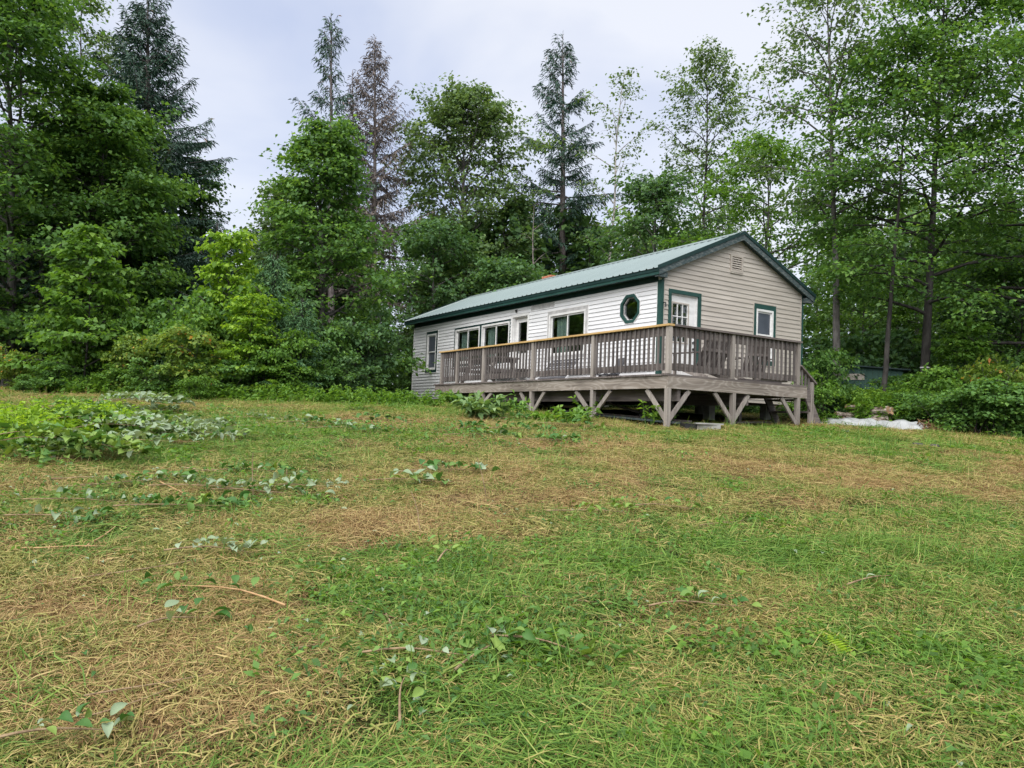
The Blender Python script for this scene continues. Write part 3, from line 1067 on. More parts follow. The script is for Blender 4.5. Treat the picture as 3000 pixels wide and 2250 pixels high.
# steps off the right end
for k, z in enumerate((-.28, -.54)):
    MB().box(BF + .01 + k * .12, BF + .28 + k * .12, .06, 1.1, z - .038, z).obj('stair_tread', M['woody'], deck)
for yy in (.03, 1.1):
    MB().bar((BF + .0, yy, -.14), (BF + .42, yy, gl(BF + .4, 0) + .05), .038, .19).obj('stringer', M['woodx'], deck)
post(BF + .19, .045, gl(BF + .2, 0) - .25, .09, 'newel_post')
MB().bar((3.85, .045, .42), (BF + .30, .045, .06), .14, .036).obj('hand_rail', M['woodx'], deck)
for q in (3.94, 4.06, 4.17):
    zt = .42 - (q - 3.85) / (BF + .3 - 3.85) * .36
    MB().box(q - .018, q + .018, .02, .055, -.25, zt - .02).obj('baluster', M['balusterz'], deck)
# ------------------------------------------------------------------ trees
def leaf_quads(P, size, az, tilt, roll, r, width=.42, fold=.12):
    """one folded diamond leaf for each point; az heading, tilt droop below the horizontal"""
    n = len(P)
    d = np.stack([np.cos(az) * np.cos(tilt), np.sin(az) * np.cos(tilt), -np.sin(tilt)], -1)
    s0 = np.stack([-np.sin(az), np.cos(az), np.zeros(n)], -1)
    n0 = np.cross(d, s0)
    s = s0 * np.cos(roll)[:, None] + n0 * np.sin(roll)[:, None]
    nn = np.cross(d, s)
    L_ = size[:, None]
    c = P + d * L_ * .42
    V = np.stack([P, c + s * L_ * width + nn * L_ * fold, P + d * L_ - np.array([0, 0, .12]) * L_, c - s * L_ * width + nn * L_ * fold], 1).reshape(-1, 3)
    i = np.arange(n)[:, None] * 4
    return V, np.concatenate([i, i + 1, i + 2, i + 3], 1)


def curve(p0, az, el, length, n, r, bend=0.0, wob=.06):
    """a limb: starts at elevation el and bends by `bend` over its length"""
    P = [np.array(p0, float)]
    e, a = el, az
    st = length / (n - 1)
    for i in range(n - 1):
        e += bend / (n - 1) + r.normal(0, wob)
        a += r.normal(0, wob * 1.6)
        P.append(P[-1] + st * np.array([math.cos(a) * math.cos(e), math.sin(a) * math.cos(e), math.sin(e)]))
    return np.array(P)


def interp(P, s):
    q = s * (len(P) - 1)
    i = min(int(q), len(P) - 2)
    return P[i] + (P[i + 1] - P[i]) * (q - i)


def broadleaf(seed, H, R, tr, base=.25, limbs=22, subs=6, per=26, leaf=.13, lean=(0, 0), prof='round', el=(.35, 1.0), flat=.35, droop=.35, spread=.30, stems=1, twig_r=.006, tone=0.0, wob=.05, topfill=True):
    """returns (wood mesh, leaf mesh) of one broad-leaved tree, base at the origin"""
    r = np.random.default_rng(seed)
    T = TubeSet()
    C, W = [], []                                    # leaf cluster centres, headings
    for st in range(stems):
        if stems > 1:
            a = st * 2 * math.pi / stems + r.uniform(-.5, .5)
            P = curve((.08 * math.cos(a), .08 * math.sin(a), -.1), a, r.uniform(1.0, 1.4), H * r.uniform(.75, 1.0), 9, r, .1, .05)
            h = H
        else:
            n = 13
            z = np.linspace(-.3, H * .97, n)
            wx, wy = np.cumsum(r.normal(0, wob * H / n, n)), np.cumsum(r.normal(0, wob * H / n, n))
            s = np.clip(z / H, 0, 1)
            P = np.stack([wx - wx[1] + lean[0] * s, wy - wy[1] + lean[1] * s, z], -1)
        rad = tr * (1 - .93 * np.linspace(0, 1, len(P)) ** .9)
        rad[0] *= 1.35
        T.add(P, rad, 8 if tr > .05 else 5)
        nl = max(3, limbs // stems)
        for i in range(nl):
            t = base + (1 - base) * ((i + r.uniform(.1, .9)) / nl) ** .9
            t = min(t, .985)
            q = (t - base) / (1 - base)
            if prof == 'round':
                w = math.sin(math.pi * min(max(.16 + .84 * q, 0), 1)) ** .6 * (1 if q < .75 else 1 - (q - .75) * .6)
            elif prof == 'column':
                w = .55 + .5 * math.sin(math.pi * q) if q < .85 else .55 - (q - .85) * 1.5
            else:
                w = 1.0 - .72 * q
            ln = R * w * r.uniform(.65, 1.2) / (1 if stems == 1 else 1.5)
            az = i * 2.39996 + r.uniform(-.5, .5) + seed
            e0 = el[0] + (el[1] - el[0]) * q + r.normal(0, .12)
            p0 = interp(P, t)
            ln = max(ln, .25)
            B = curve(p0, az, e0, ln, 7, r, -droop, .07)
            r0 = max(tr * .42 * (1 - t) ** .7 + .008, twig_r * 1.6)
            T.add(B, np.linspace(r0, twig_r, 7), 4)
            C.append(B[-1]); W.append(az)
            for j in range(subs):
                s = .28 + .72 * (j + r.uniform(0, 1)) / subs
                sgn = 1 if j % 2 else -1
                az2 = az + sgn * r.uniform(.45, 1.15)
                l2 = ln * (.62 - .36 * s) * r.uniform(.6, 1.2) + .12
                B2 = curve(interp(B, s), az2, r.uniform(-.10, .45), l2, 4, r, -droop * .8, .1)
                T.add(B2, np.linspace(max(twig_r, r0 * .35), twig_r * .6, 4), 3)
                for u in ((.45, 1.0) if l2 < .5 else (.35, .68, 1.0)):
                    C.append(interp(B2, u)); W.append(az2)
    C, W = np.array(C), np.array(W)
    keep = r.random(len(C)) < .93
    C, W = C[keep], W[keep]
    cnt = r.poisson(per, len(C))
    idx = np.repeat(np.arange(len(C)), cnt)
    n = len(idx)
    off = r.normal(0, 1, (n, 3)) * np.array([spread, spread, spread * flat]) * np.minimum(1, r.uniform(.4, 1.3, (n, 1)))
    Pl = C[idx] + off
    az = W[idx] + r.normal(0, .9, n)
    cl = r.normal(0, .16, len(C))
    tint = np.clip(.42 + tone + cl[idx] + r.normal(0, .17, n), 0, 1)
    V, Fq = leaf_quads(Pl, leaf * r.uniform(.5, 1.3, n), az, r.normal(.35, .38, n), r.normal(0, .45, n), r)
    return T.mesh('trunk'), mesh_np('crown', V, Fq, tint)


def conifer(seed, H, R, tr, base=.06, step=.36, nb=5, dens=1.0, needle=.20, power=.8, dead_base=0.0, scrag=0.0, nw=.030, tone=0.0, upturn=.5, hang=.35, lean=(0, 0)):
    """spruce: trunk with whorls of drooping branches that carry short needled twigs"""
    r = np.random.default_rng(seed)
    T = TubeSet()
    n = 14
    z = np.linspace(-.3, H, n)
    w = np.cumsum(r.normal(0, .006 * H / n, (n, 2)), 0)
    s = np.clip(z / H, 0, 1)[:, None]
    P = np.concatenate([w - w[1] + s * np.array(lean)[None], z[:, None]], 1)
    rad = tr * (1 - np.linspace(0, 1, n)) ** .85 + .012
    rad[0] *= 1.3
    T.add(P, rad, 8)
    Cp, Ca, Ct, Cl = [], [], [], []
    zz = H * base
    while zz < H * .985:
        t = zz / H
        ln0 = R * (1 - t) ** power + .10
        k = nb + (1 if r.random() < .5 else 0)
        a0 = r.uniform(0, 6.28)
        for j in range(k):
            if r.random() < scrag * (1 - t * .5):
                continue
            ln = ln0 * r.choice([r.uniform(.35, .75), r.uniform(.8, 1.2)])
            az = a0 + j * 2 * math.pi / k + r.uniform(-.3, .3)
            e0 = .55 * t ** 1.5 * 1.3 - .28 * (1 - t) + r.normal(0, .1)
            B = curve(interp(P, np.clip((zz + r.uniform(-.45, .45) * step + .3) / (H + .3), 0, 1)), az, e0, ln, 7, r, upturn * (.5 if t < .7 else .9), .04)
            T.add(B, np.linspace(.012 + .012 * ln, .004, 7), 3)
            if t < dead_base and r.random() < .9:
                for q in range(3):
                    T.add(curve(interp(B, r.uniform(.3, .95)), az + r.choice([-1, 1]) * r.uniform(.4, 1.1), r.uniform(-.5, .2), ln * .3, 4, r, -.2, .12), np.linspace(.006, .002, 4), 3)
                continue
            nt_ = max(3, int(ln / .085 * dens))
            for q in range(nt_):
                u = .14 + .86 * (q + r.random()) / nt_
                p = interp(B, min(u, 1))
                sg = 1 if q % 2 else -1
                l2 = min(.75, ln * .42) * (1.12 - u) * r.uniform(.6, 1.3) + .12
                a2 = az + sg * r.uniform(.55, 1.15)
                m_ = max(2, int(l2 / (needle * .33)))
                for v in range(m_):
                    f = (v + .3) / m_
                    pp = p + np.array([math.cos(a2), math.sin(a2), -hang * f]) * l2 * f
                    Cp.append(pp); Ca.append(a2 + r.normal(0, .6)); Ct.append(hang + r.normal(.1, .35)); Cl.append(needle * r.uniform(.7, 1.25))
                Cp.append(p); Ca.append(az + r.normal(0, .4)); Ct.append(r.normal(.15, .3)); Cl.append(needle * 1.1)
        zz += step * (1 - .45 * t) * r.uniform(.75, 1.25)
    for q in range(10):
        Cp.append(np.array([P[-1][0], P[-1][1], H - q * .07])); Ca.append(r.uniform(0, 6.28)); Ct.append(-.9); Cl.append(needle)
    Cp, Ca, Ct, Cl = map(np.array, (Cp, Ca, Ct, Cl))
    V, Fq = leaf_quads(Cp, Cl, Ca, Ct, r.normal(0, .8, len(Cp)), r, width=nw / needle, fold=.05)
    tint = np.clip(.40 + tone + r.normal(0, .19, len(Cp)), 0, 1)
    return T.mesh('trunk'), mesh_np('crown', V, Fq, tint)


NTRI = [0]


def plant(name, meshes, bark, leaf, loc, label, cat, group=None, rotz=0.0, scale=1.0, wood_name='trunk', leaf_name='crown', sxy=1.0, sink=.05):
    o = empty(name, (loc[0], loc[1], float(ground_z(loc[0], loc[1])) - sink), rotz, label, cat, group)
    o.scale = (scale * sxy, scale * sxy, scale)
    link(wood_name, meshes[0], BARK[bark], o)
    c = link(leaf_name, meshes[1], LEAF[leaf], o)
    if c.data.materials[0] is not LEAF[leaf]:
        c.material_slots[0].link = 'OBJECT'
        c.material_slots[0].material = LEAF[leaf]
    return o


def top_h(x, ytop, Y, base_x=None):                  # height of a tree at distance Y whose top shows at ytop (2212 px coordinates)
    p = dat(x, ytop, Y)
    return p, p[2] - float(ground_z(p[0], Y))


def tree_at(name, kind, x, ytop, Y, label, mat, bark='grey', base_x=None, group=None, **kw):
    p, h = top_h(x, ytop, Y)
    b = dat(x if base_x is None else base_x, 850, Y)
    lean = (p[0] - b[0], 0)
    fn = broadleaf if kind == 'b' else conifer
    return plant(name, fn(H=h, lean=lean, **kw), bark, mat, (b[0], Y, 0), label, 'tree', group)


# tall trees one can tell apart, left to right
tree_at('maple_tree', 'b', 20, -70, 24, 'tall dense green maple at the left edge of the photo', 'maple', seed=11, R=4.0, tr=.17, base=.10, limbs=60, subs=8, per=30, leaf=0.16, spread=0.34)
tree_at('maple_tree', 'b', 215, 175, 25.5, 'rounded maple with bright tips before the tall left spruce', 'maple', seed=12, R=2.7, tr=.13, base=.12, limbs=50, subs=8, per=30, leaf=0.15, tone=.06)
tree_at('ash_tree', 'b', 150, -45, 30, 'feathery ash rising behind the dense left maple', 'aspen', seed=13, R=2.6, tr=.16, base=.35, limbs=26, subs=6, per=20, leaf=.14)
tree_at('spruce_tree', 'c', 318, -28, 30, 'very tall dark spruce cut off by the top of the photo', 'needle', 'spruce', seed=14, R=6.4, tr=.24, base=.10, step=0.58, dens=1.2, needle=0.22, nw=0.025, scrag=0.08, nb=6)
tree_at('maple_tree', 'b', 432, 335, 33, 'dark leafy tree peeping from behind the tall left spruce', 'dark', seed=15, R=1.8, tr=.14, base=.15, limbs=30, subs=6, per=18, leaf=.16, prof='cone')
tree_at('maple_tree', 'b', 690, 285, 24, 'broad leafy maple below the two thin bare-stemmed spruces', 'maple', seed=16, R=3.1, tr=.15, base=.08, limbs=60, subs=7, per=21, leaf=0.14, prof='cone', el=(.3, 1.2), spread=0.26, wob=0.04)
tree_at('maple_tree', 'b', 600, 400, 25.5, 'slim green tree on the edge of the sky gap', 'aspen', seed=116, R=1.5, tr=.09, base=.10, limbs=26, subs=6, per=14, leaf=.14, prof='cone')
tree_at('spruce_tree', 'c', 717, 26, 33, 'thin scraggly spruce beside the brown dead spruce', 'needle', 'spruce', seed=17, R=3.6, tr=.17, base=.40, step=0.66, dens=1.0, needle=0.2, nw=0.024, scrag=0.3, power=.7, hang=.6, tone=.12, nb=4)
tree_at('dead_spruce', 'c', 808, 76, 34, 'dead spruce with reddish brown needles', 'dead_needle', 'dead', seed=18, R=4.2, tr=.15, base=.28, step=0.5, nb=5, dens=0.85, needle=0.17, nw=0.02, scrag=0.2, power=.75, hang=.5)
tree_at('dead_spruce', 'c', 762, 150, 35, 'slimmer dead brown spruce stem between the two taller spruces', 'dead_needle', 'dead', seed=19, R=2.8, tr=.12, base=.35, step=0.55, dens=0.5, needle=0.16, nw=0.019, scrag=.35, hang=.5)
tree_at('maple_tree', 'b', 1003, 190, 36, 'big pale green maple behind the low end of the cabin roof', 'aspen', seed=20, R=4.4, tr=.2, base=0.1, limbs=84, subs=7, per=19, leaf=0.17, prof='round', el=(.3, 1.2), spread=0.3, droop=0.15)
tree_at('spruce_tree', 'c', 1216, 70, 38, 'tall lone spruce with open branches behind the roof', 'needle', 'spruce', seed=21, R=4.8, tr=.24, base=.14, step=0.82, nb=4, dens=1.15, needle=0.22, nw=0.027, dead_base=.30, scrag=0.25, power=.62, hang=.5)
tree_at('birch_tree', 'b', 1340, 140, 37, 'sparse pale birch between the lone spruce and the aspen', 'aspen', 'pale', base_x=1306, seed=22, R=2.3, tr=.12, base=.42, limbs=18, subs=5, per=6, leaf=.15, el=(.6, 1.2), droop=.1, spread=.24)
tree_at('aspen_tree', 'b', 1528, 103, 38, 'tall oval aspen standing behind the roof ridge', 'aspen', 'dark', seed=23, R=2.7, tr=.15, base=.32, limbs=46, subs=7, per=11, leaf=0.15, prof='column', el=(.5, 1.2), spread=0.26)
tree_at('bare_snag', 'b', 1156, 428, 33, 'thin bare grey snag left of the lone spruce trunk', 'aspen', 'dead', seed=24, R=.9, tr=.09, base=.2, limbs=14, subs=3, per=.25, leaf=.1)
tree_at('maple_tree', 'b', 1655, 295, 27, 'light green tree spreading just behind the roof peak', 'light', seed=25, R=3.2, tr=.12, base=.30, limbs=34, subs=7, per=15, leaf=.14, tone=-.08)
tree_at('ash_tree', 'b', 1772, -70, 21, 'tall airy ash with a leaning mossy trunk by the woodpile', 'aspen', 'grey', base_x=1812, seed=26, R=2.7, tr=0.13, base=.40, limbs=28, subs=6, per=16, leaf=0.106, el=(.45, 1.0), spread=.26, wob=.02)
tree_at('maple_tree', 'b', 1966, 60, 19.5, 'slender leaning maple between the ash and the thick dark maple', 'maple', 'dark', base_x=1903, seed=27, R=2.0, tr=0.082, base=.42, limbs=26, subs=7, per=21, leaf=0.111, el=(.15, .9), wob=.02)
tree_at('maple_tree', 'b', 2046, -110, 20.5, 'thick dark-trunked maple at the right with a pale paint mark', 'maple', 'dark', base_x=1992, seed=28, R=3.7, tr=0.145, base=.24, limbs=46, subs=8, per=23, leaf=0.115, el=(.25, 1.0), wob=.015)
tree_at('maple_tree', 'b', 2260, -60, 21.5, 'maple overhanging the right edge of the photo', 'maple', 'dark', seed=29, R=3.6, tr=.17, base=.14, limbs=44, subs=8, per=28, leaf=0.119, el=(.2, 1.0))
tree_at('birch_tree', 'b', 1865, 545, 27, 'pale green young tree behind the leaning slender maple', 'light', seed=30, R=2.2, tr=.07, base=.08, limbs=34, subs=7, per=14, leaf=.12, tone=-.08)
tree_at('birch_tree', 'b', 2085, 560, 26, 'light green bushy tree right of the thick dark maple', 'light', seed=31, R=2.3, tr=.07, base=.08, limbs=36, subs=7, per=14, leaf=.12, tone=-.14)
tree_at('maple_tree', 'b', 1420, 385, 31, 'round dark tree behind the middle of the roof', 'dark', seed=32, R=3.6, tr=.13, base=.08, limbs=38, subs=7, per=18, leaf=.16)
tree_at('maple_tree', 'b', 2200, 500, 25, 'dark green tree at the right edge under the overhanging maple', 'dark', seed=33, R=2.8, tr=.12, base=.06, limbs=36, subs=7, per=20, leaf=.15)
tree_at('maple_tree', 'b', 930, 470, 31, 'dark tree in shade left of the cabin end', 'dark', seed=34, R=2.6, tr=.12, base=.06, limbs=34, subs=7, per=18, leaf=.16)
tree_at('maple_tree', 'b', 1110, 560, 30, 'dark bushy tree behind the low roof end', 'dark', seed=35, R=2.4, tr=.12, base=.06, limbs=30, subs=7, per=18, leaf=.16)
tree_at('spruce_tree', 'c', 90, 420, 25, 'dark spruce in the shade under the left maples', 'needle', 'spruce', seed=36, R=2.6, tr=.13, base=.03, step=0.42, dens=.9, needle=0.2, nw=0.024)
tree_at('spruce_tree', 'c', 470, 470, 27, 'dark bushy spruce below the sky gap', 'needle', 'spruce', seed=37, R=2.4, tr=.12, base=.03, step=0.42, dens=.9, needle=0.2, nw=0.024, tone=-.1)

# the wood behind, one mass
wv, wf, wt, wn = [], [], [], 0
T = TubeSet()
r = np.random.default_rng(5)
spots = []
for k in range(230):
    Y = r.uniform(36, 62)
    x = r.uniform(-1000, 3300)
    p = dat(x, 850, Y)
    lim = 475 if x < 640 else (455 if x < 900 else (430 if x < 1560 else 395))
    if 400 < x < 620:
        lim = 520
    lim += r.uniform(0, 130)
    spots.append((p[0], Y, max(5, dat(x, lim, Y)[2] - float(ground_z(p[0], Y)))))
for k in range(16):                                  # close ranks behind the left maples
    x = r.uniform(-120, 330)
    Y = r.uniform(27, 34)
    p = dat(x, 850, Y)
    spots.append((p[0], Y, max(5, dat(x, r.uniform(230, 420), Y)[2] - float(ground_z(p[0], Y)))))
for k in range(14):                                  # close ranks between the spruces and behind the low roof end
    x = r.uniform(590, 1130)
    Y = r.uniform(34, 38)
    p = dat(x, 850, Y)
    spots.append((p[0], Y, max(5, dat(x, r.uniform(400, 500), Y)[2] - float(ground_z(p[0], Y)))))
for k in range(46):                                  # left and right of the frame
    Y = r.uniform(-8, 34)
    side = -1 if k % 2 else 1
    xx = side * r.uniform(34, 52) if Y < 20 else side * (Y * .75 + r.uniform(9, 20))
    spots.append((xx, Y, r.uniform(9, 15)))
for (x0, y0, h) in spots:
    z0 = float(ground_z(x0, y0))
    T.add([(x0, y0, z0 - .3), (x0 + r.normal(0, .2), y0, z0 + h * .5), (x0 + r.normal(0, .3), y0, z0 + h * .95)], np.array([.13, .09, .02]), 5)
    con = r.random() < .35
    n = int(1500 if y0 > 34 else 2000)
    tz = r.uniform(.04, 1, n) ** (1.15 if con else .95)
    R0 = h * (.20 if con else .23)
    rr = R0 * ((1 - tz) ** .8 + .05 if con else np.sin(np.pi * np.clip(.16 + .82 * tz, 0, 1)) ** .6) * np.sqrt(r.uniform(.15, 1, n)) * (1 + .25 * np.sin(tz * 23 + r.uniform(0, 6)))
    a = r.uniform(0, 6.283, n)
    a = a + .5 * np.sin(a * 3 + tz * 9)
    P = np.stack([x0 + rr * np.cos(a), y0 + rr * np.sin(a), z0 + tz * h], -1)
    V, Fq = leaf_quads(P, r.uniform(.22, .42, n), a + r.normal(0, .7, n), r.normal(.4, .4, n), r.normal(0, .5, n), r, width=.2 if con else .42)
    wv.append(V); wf.append(Fq + wn); wn += len(V)
    right = x0 > .12 * y0
    wt.append(np.clip(r.normal((.58 if right else .36) + r.normal(0, .12), .17, n), 0, 1))
woods = tag(link('woods', mesh_np('woods', np.concatenate(wv), np.concatenate(wf), np.concatenate(wt)), LEAF['woods']), 'dark mixed wood closing the view behind the cabin', 'woods', kind='stuff')
link('trunks', T.mesh('trunks'), BARK['dark'], woods)['kind'] = 'stuff'

mk = [o for o in COL.objects if o.name.startswith('maple_tree') and 'paint mark' in o.get('label', '')][0]
tk = [c for c in mk.children if c.name.startswith('trunk')][0].data
zm = dat(1991, 794, 20.5)[2] - mk.location.z
vv = np.array([v.co[:] for v in tk.vertices[:13 * 8]]).reshape(13, 8, 3)
ci = vv.mean(1)
cc = np.array([np.interp(zm, ci[:, 2], ci[:, i]) for i in range(3)])
rr_ = float(np.interp(zm, ci[:, 2], np.linalg.norm(vv - ci[:, None], axis=2).mean(1)))
MB().tube([cc - (0, 0, .018), cc + (0, 0, .018)], [rr_ + .006, rr_ + .006], 14).obj('paint_mark', M['white_trim'], mk)
# ------------------------------------------------------------------ shrubs and saplings
def bush_at(name, meshes, mat, x, ytop, Y, label, base_h, cat='shrub', group=None, rotz=0.0, sxy=1.0, bark='dark'):
    p, h = top_h(x, ytop, Y)
    return plant(name, meshes, bark, mat, (p[0], Y, 0), label, cat, group, rotz, scale=h / base_h, sxy=sxy, wood_name='stems', leaf_name='foliage')


SAP = [broadleaf(200 + i, 4.0, 1.35, .035, base=.12, limbs=30, subs=7, per=9, leaf=.14, prof='cone', el=(.25, .9), flat=.16, droop=.5, spread=.16) for i in range(2)]
BUSH = [broadleaf(210 + i, 2.0, 1.0, .018, base=.12, limbs=30, subs=5, per=11, leaf=.105, prof='round', el=(.4, 1.0), flat=.4, droop=.5, spread=.15, stems=6) for i in range(4)]
YSP = [conifer(220 + i, 3.0, 1.15, .035, base=.03, step=.20, nb=6, dens=1.6, needle=.09, nw=.012, tone=.05, upturn=.7) for i in range(2)]
bush_at('maple_sapling', SAP[0], 'light', 205, 495, 19.4, 'tall light green sapling with layered leaves under the left maples', 4.0)
bush_at('maple_sapling', SAP[1], 'bright', 500, 500, 20.4, 'yellow-green sapling before the dark spruce below the sky gap', 4.0, sxy=.8)
bush_at('maple_sapling', SAP[0], 'bright', 545, 635, 19.0, 'brightest yellow-green young sapling beside the small spruces', 4.0, rotz=2.0, sxy=1.0)
bush_at('young_spruce', YSP[0], 'fir', 592, 545, 20.6, 'taller of the two young green spruces at the lawn edge', 3.0, 'tree', sxy=.85)
bush_at('young_spruce', YSP[1], 'fir', 655, 640, 19.6, 'shorter bushy young spruce at the lawn edge', 3.0, 'tree', sxy=1.05)
bush_at('maple_bush', BUSH[0], 'redtip', 405, 690, 18.6, 'bushy young maple with reddish leaf tips at the lawn edge', 2.0)
bush_at('maple_bush', BUSH[1], 'redtip', 285, 705, 18.8, 'smaller red-tipped young maple left of the bushy one', 2.0, rotz=1.0, sxy=.8)
bush_at('maple_bush', BUSH[2], 'redtip', 32, 728, 18.8, 'red-tipped young maple at the left edge of the photo', 2.0, rotz=2.2, sxy=.8)
bush_at('alder_bush', BUSH[3], 'bush', 455, 600, 20.6, 'green bush between the two yellow-green saplings', 2.0, sxy=.75)
bush_at('alder_bush', BUSH[0], 'bush', 335, 645, 20.3, 'green bush behind the red-tipped maples', 2.0, rotz=4, sxy=.75)
bush_at('alder_bush', BUSH[1], 'light', 585, 690, 19.0, 'light green bush at the foot of the young spruces', 2.0, rotz=3, sxy=.8)
bush_at('alder_bush', BUSH[2], 'dark', 765, 640, 22.5, 'dark bush below the broad leafy maple', 2.0, sxy=.75)
bush_at('alder_bush', BUSH[3], 'dark', 800, 690, 23.8, 'dark bush beside the far end of the cabin', 2.0, rotz=1.2, sxy=.8)
for i, (x, yt, Y, mt, lb) in enumerate([
        (120, 770, 18.6, 'bush', 'low green bush behind the heap of cut saplings'), (245, 775, 18.4, 'light', 'low pale bush below the tall layered sapling'),
        (345, 765, 18.2, 'bush', 'low bush in front of the red-tipped maples'), (480, 755, 18.6, 'bush', 'low dark bush under the brightest sapling'),
        (610, 770, 18.9, 'light', 'low light bush before the shorter young spruce'), (700, 770, 20.2, 'bush', 'low green bush right of the shorter young spruce'),
        (770, 765, 21.2, 'dark', 'low shaded bush at the lawn edge below the broad maple'), (825, 795, 23.4, 'bush', 'low bush near the far end of the cabin'),
        (420, 800, 17.4, 'light', 'small weedy clump spilling onto the mown lawn'), (60, 800, 17.6, 'bush', 'small bush at the left edge behind the cut heap')]):
    bush_at('low_bush', BUSH[i % 4], mt, x, yt, Y, lb, 2.0, rotz=i * 1.7, sxy=1.15)
for i, (x, yt, Y, mt, lb) in enumerate([
        (150, 640, 19.8, 'light', 'pale sapling bush filling the left of the layered sapling'), (275, 610, 20.2, 'light', 'light sapling bush right of the layered sapling'),
        (440, 640, 19.6, 'light', 'light sapling bush above the bushy red-tipped maple'), (560, 575, 20.8, 'light', 'light sapling bush between the yellow-green sapling and the young spruces'),
        (625, 690, 19.2, 'light', 'light bush between the two young spruces'), (725, 690, 21.4, 'bush', 'green bush at the foot of the broad leafy maple')]):
    bush_at('sapling_bush', BUSH[i % 4], mt, x, yt, Y, lb, 2.0, rotz=i * 1.9 + .7, sxy=.75)
# right-hand side
bush_at('alder_bush', BUSH[0], 'bush', 1768, 735, 20.0, 'green bush just behind the deck steps', 2.0, rotz=.6, sxy=.75)
bush_at('alder_bush', BUSH[1], 'light', 1762, 790, 18.3, 'small light bush touching the stair rail', 2.0, rotz=2.4, sxy=.9)
bush_at('maple_bush', BUSH[2], 'redtip', 2150, 740, 18.4, 'red-tipped young maple among the weeds at the right edge', 2.0, rotz=.4, sxy=.7)
bush_at('maple_sapling', SAP[1], 'light', 2085, 690, 19.6, 'light green young maple right of the thick dark trunk', 4.0, rotz=1.1, sxy=1.1)
bush_at('alder_bush', BUSH[3], 'dark', 1815, 690, 24.5, 'dark shrub behind the green shed', 2.0, rotz=.9, sxy=1.0)
bush_at('alder_bush', BUSH[0], 'dark', 1930, 680, 24.0, 'dark shrub right of the green shed', 2.0, rotz=2.9, sxy=1.0)
for i, (x, yt, Y, mt, lb) in enumerate([
        (1950, 842, 18.6, 'bush', 'dark leafy bush at the foot of the slender leaning maple'), (1995, 838, 18.0, 'bush', 'low leafy bush before the thick dark maple'),
        (2045, 820, 17.0, 'bush', 'leafy bush right of the brown debris heap'), (2100, 812, 16.3, 'bush', 'leafy bush in the middle of the right lawn edge'),
        (2155, 800, 16.0, 'bush', 'leafy bush near the right edge of the lawn'), (2215, 795, 16.3, 'bush', 'leafy bush cut by the right edge of the photo'),
        (2280, 800, 16.5, 'bush', 'leafy bush just outside the right edge'), (1950, 790, 20.4, 'bush', 'bush behind the slender leaning trunk'),
        (2020, 775, 18.6, 'light', 'light weedy bush behind the right bushes'), (2190, 765, 19.2, 'light', 'pale bush behind the red-tipped one at the right'),
        (1785, 850, 20.2, 'dark', 'low dark bush between the steps and the woodpile'), (1800, 805, 21.6, 'bush', 'green bush left of the mossy leaning trunk')]):
    bush_at('leafy_bush', BUSH[(i + 1) % 4], mt, x, yt, Y, lb, 2.0, rotz=i * 2.1, sxy=1.25 if i < 7 else 1.0)
# bushes seen below the cabin floor
for i, (x, y) in enumerate([(8.2, 3.0), (8.6, 5.6), (8.3, 8.2), (8.8, 11.0), (8.2, 13.4)]):
    p = ORG + x * VX + y * UX
    plant('rear_bush', BUSH[i % 4], 'dark', 'bush', p, 'bush growing behind the cabin and glimpsed under its floor', 'shrub', 'bushes behind the cabin', rotz=i * 1.3, scale=.75, wood_name='stems', leaf_name='foliage')
# fill under the wood: dim undergrowth
r = np.random.default_rng(55)
n = 60000
X, Y_ = r.uniform(-48, 48, n), r.uniform(21, 52, n)
lx = (X - ORG[0]) * VX[0] + (Y_ - ORG[1]) * VX[1]
ly = (X - ORG[0]) * UX[0] + (Y_ - ORG[1]) * UX[1]
ok = ~((lx > -1.0) & (lx < XE + 1.2) & (ly > -1) & (ly < YE + .6)) & (Y_ > np.where(X < -1, 23.0, np.where(X > 5, 22.0, 26.5)))
ok &= ~((X > 7.5) & (X < 12) & (Y_ < 25))
X, Y_ = X[ok], Y_[ok]
hh = (1.0 + 2.2 * vnoise(X, Y_, 2.2, 31)) * np.sqrt(r.random(len(X)))
V, Fq = leaf_quads(np.stack([X, Y_, ground_z(X, Y_) + hh], -1), r.uniform(.16, .34, len(X)), r.uniform(0, 6.28, len(X)), r.normal(.35, .4, len(X)), r.normal(0, .5, len(X)), r)
tag(link('undergrowth', mesh_np('undergrowth', V, Fq, np.clip(r.normal(.42, .2, len(X)), 0, 1)), LEAF['dark']), 'dim undergrowth on the floor of the wood', 'undergrowth', kind='stuff')
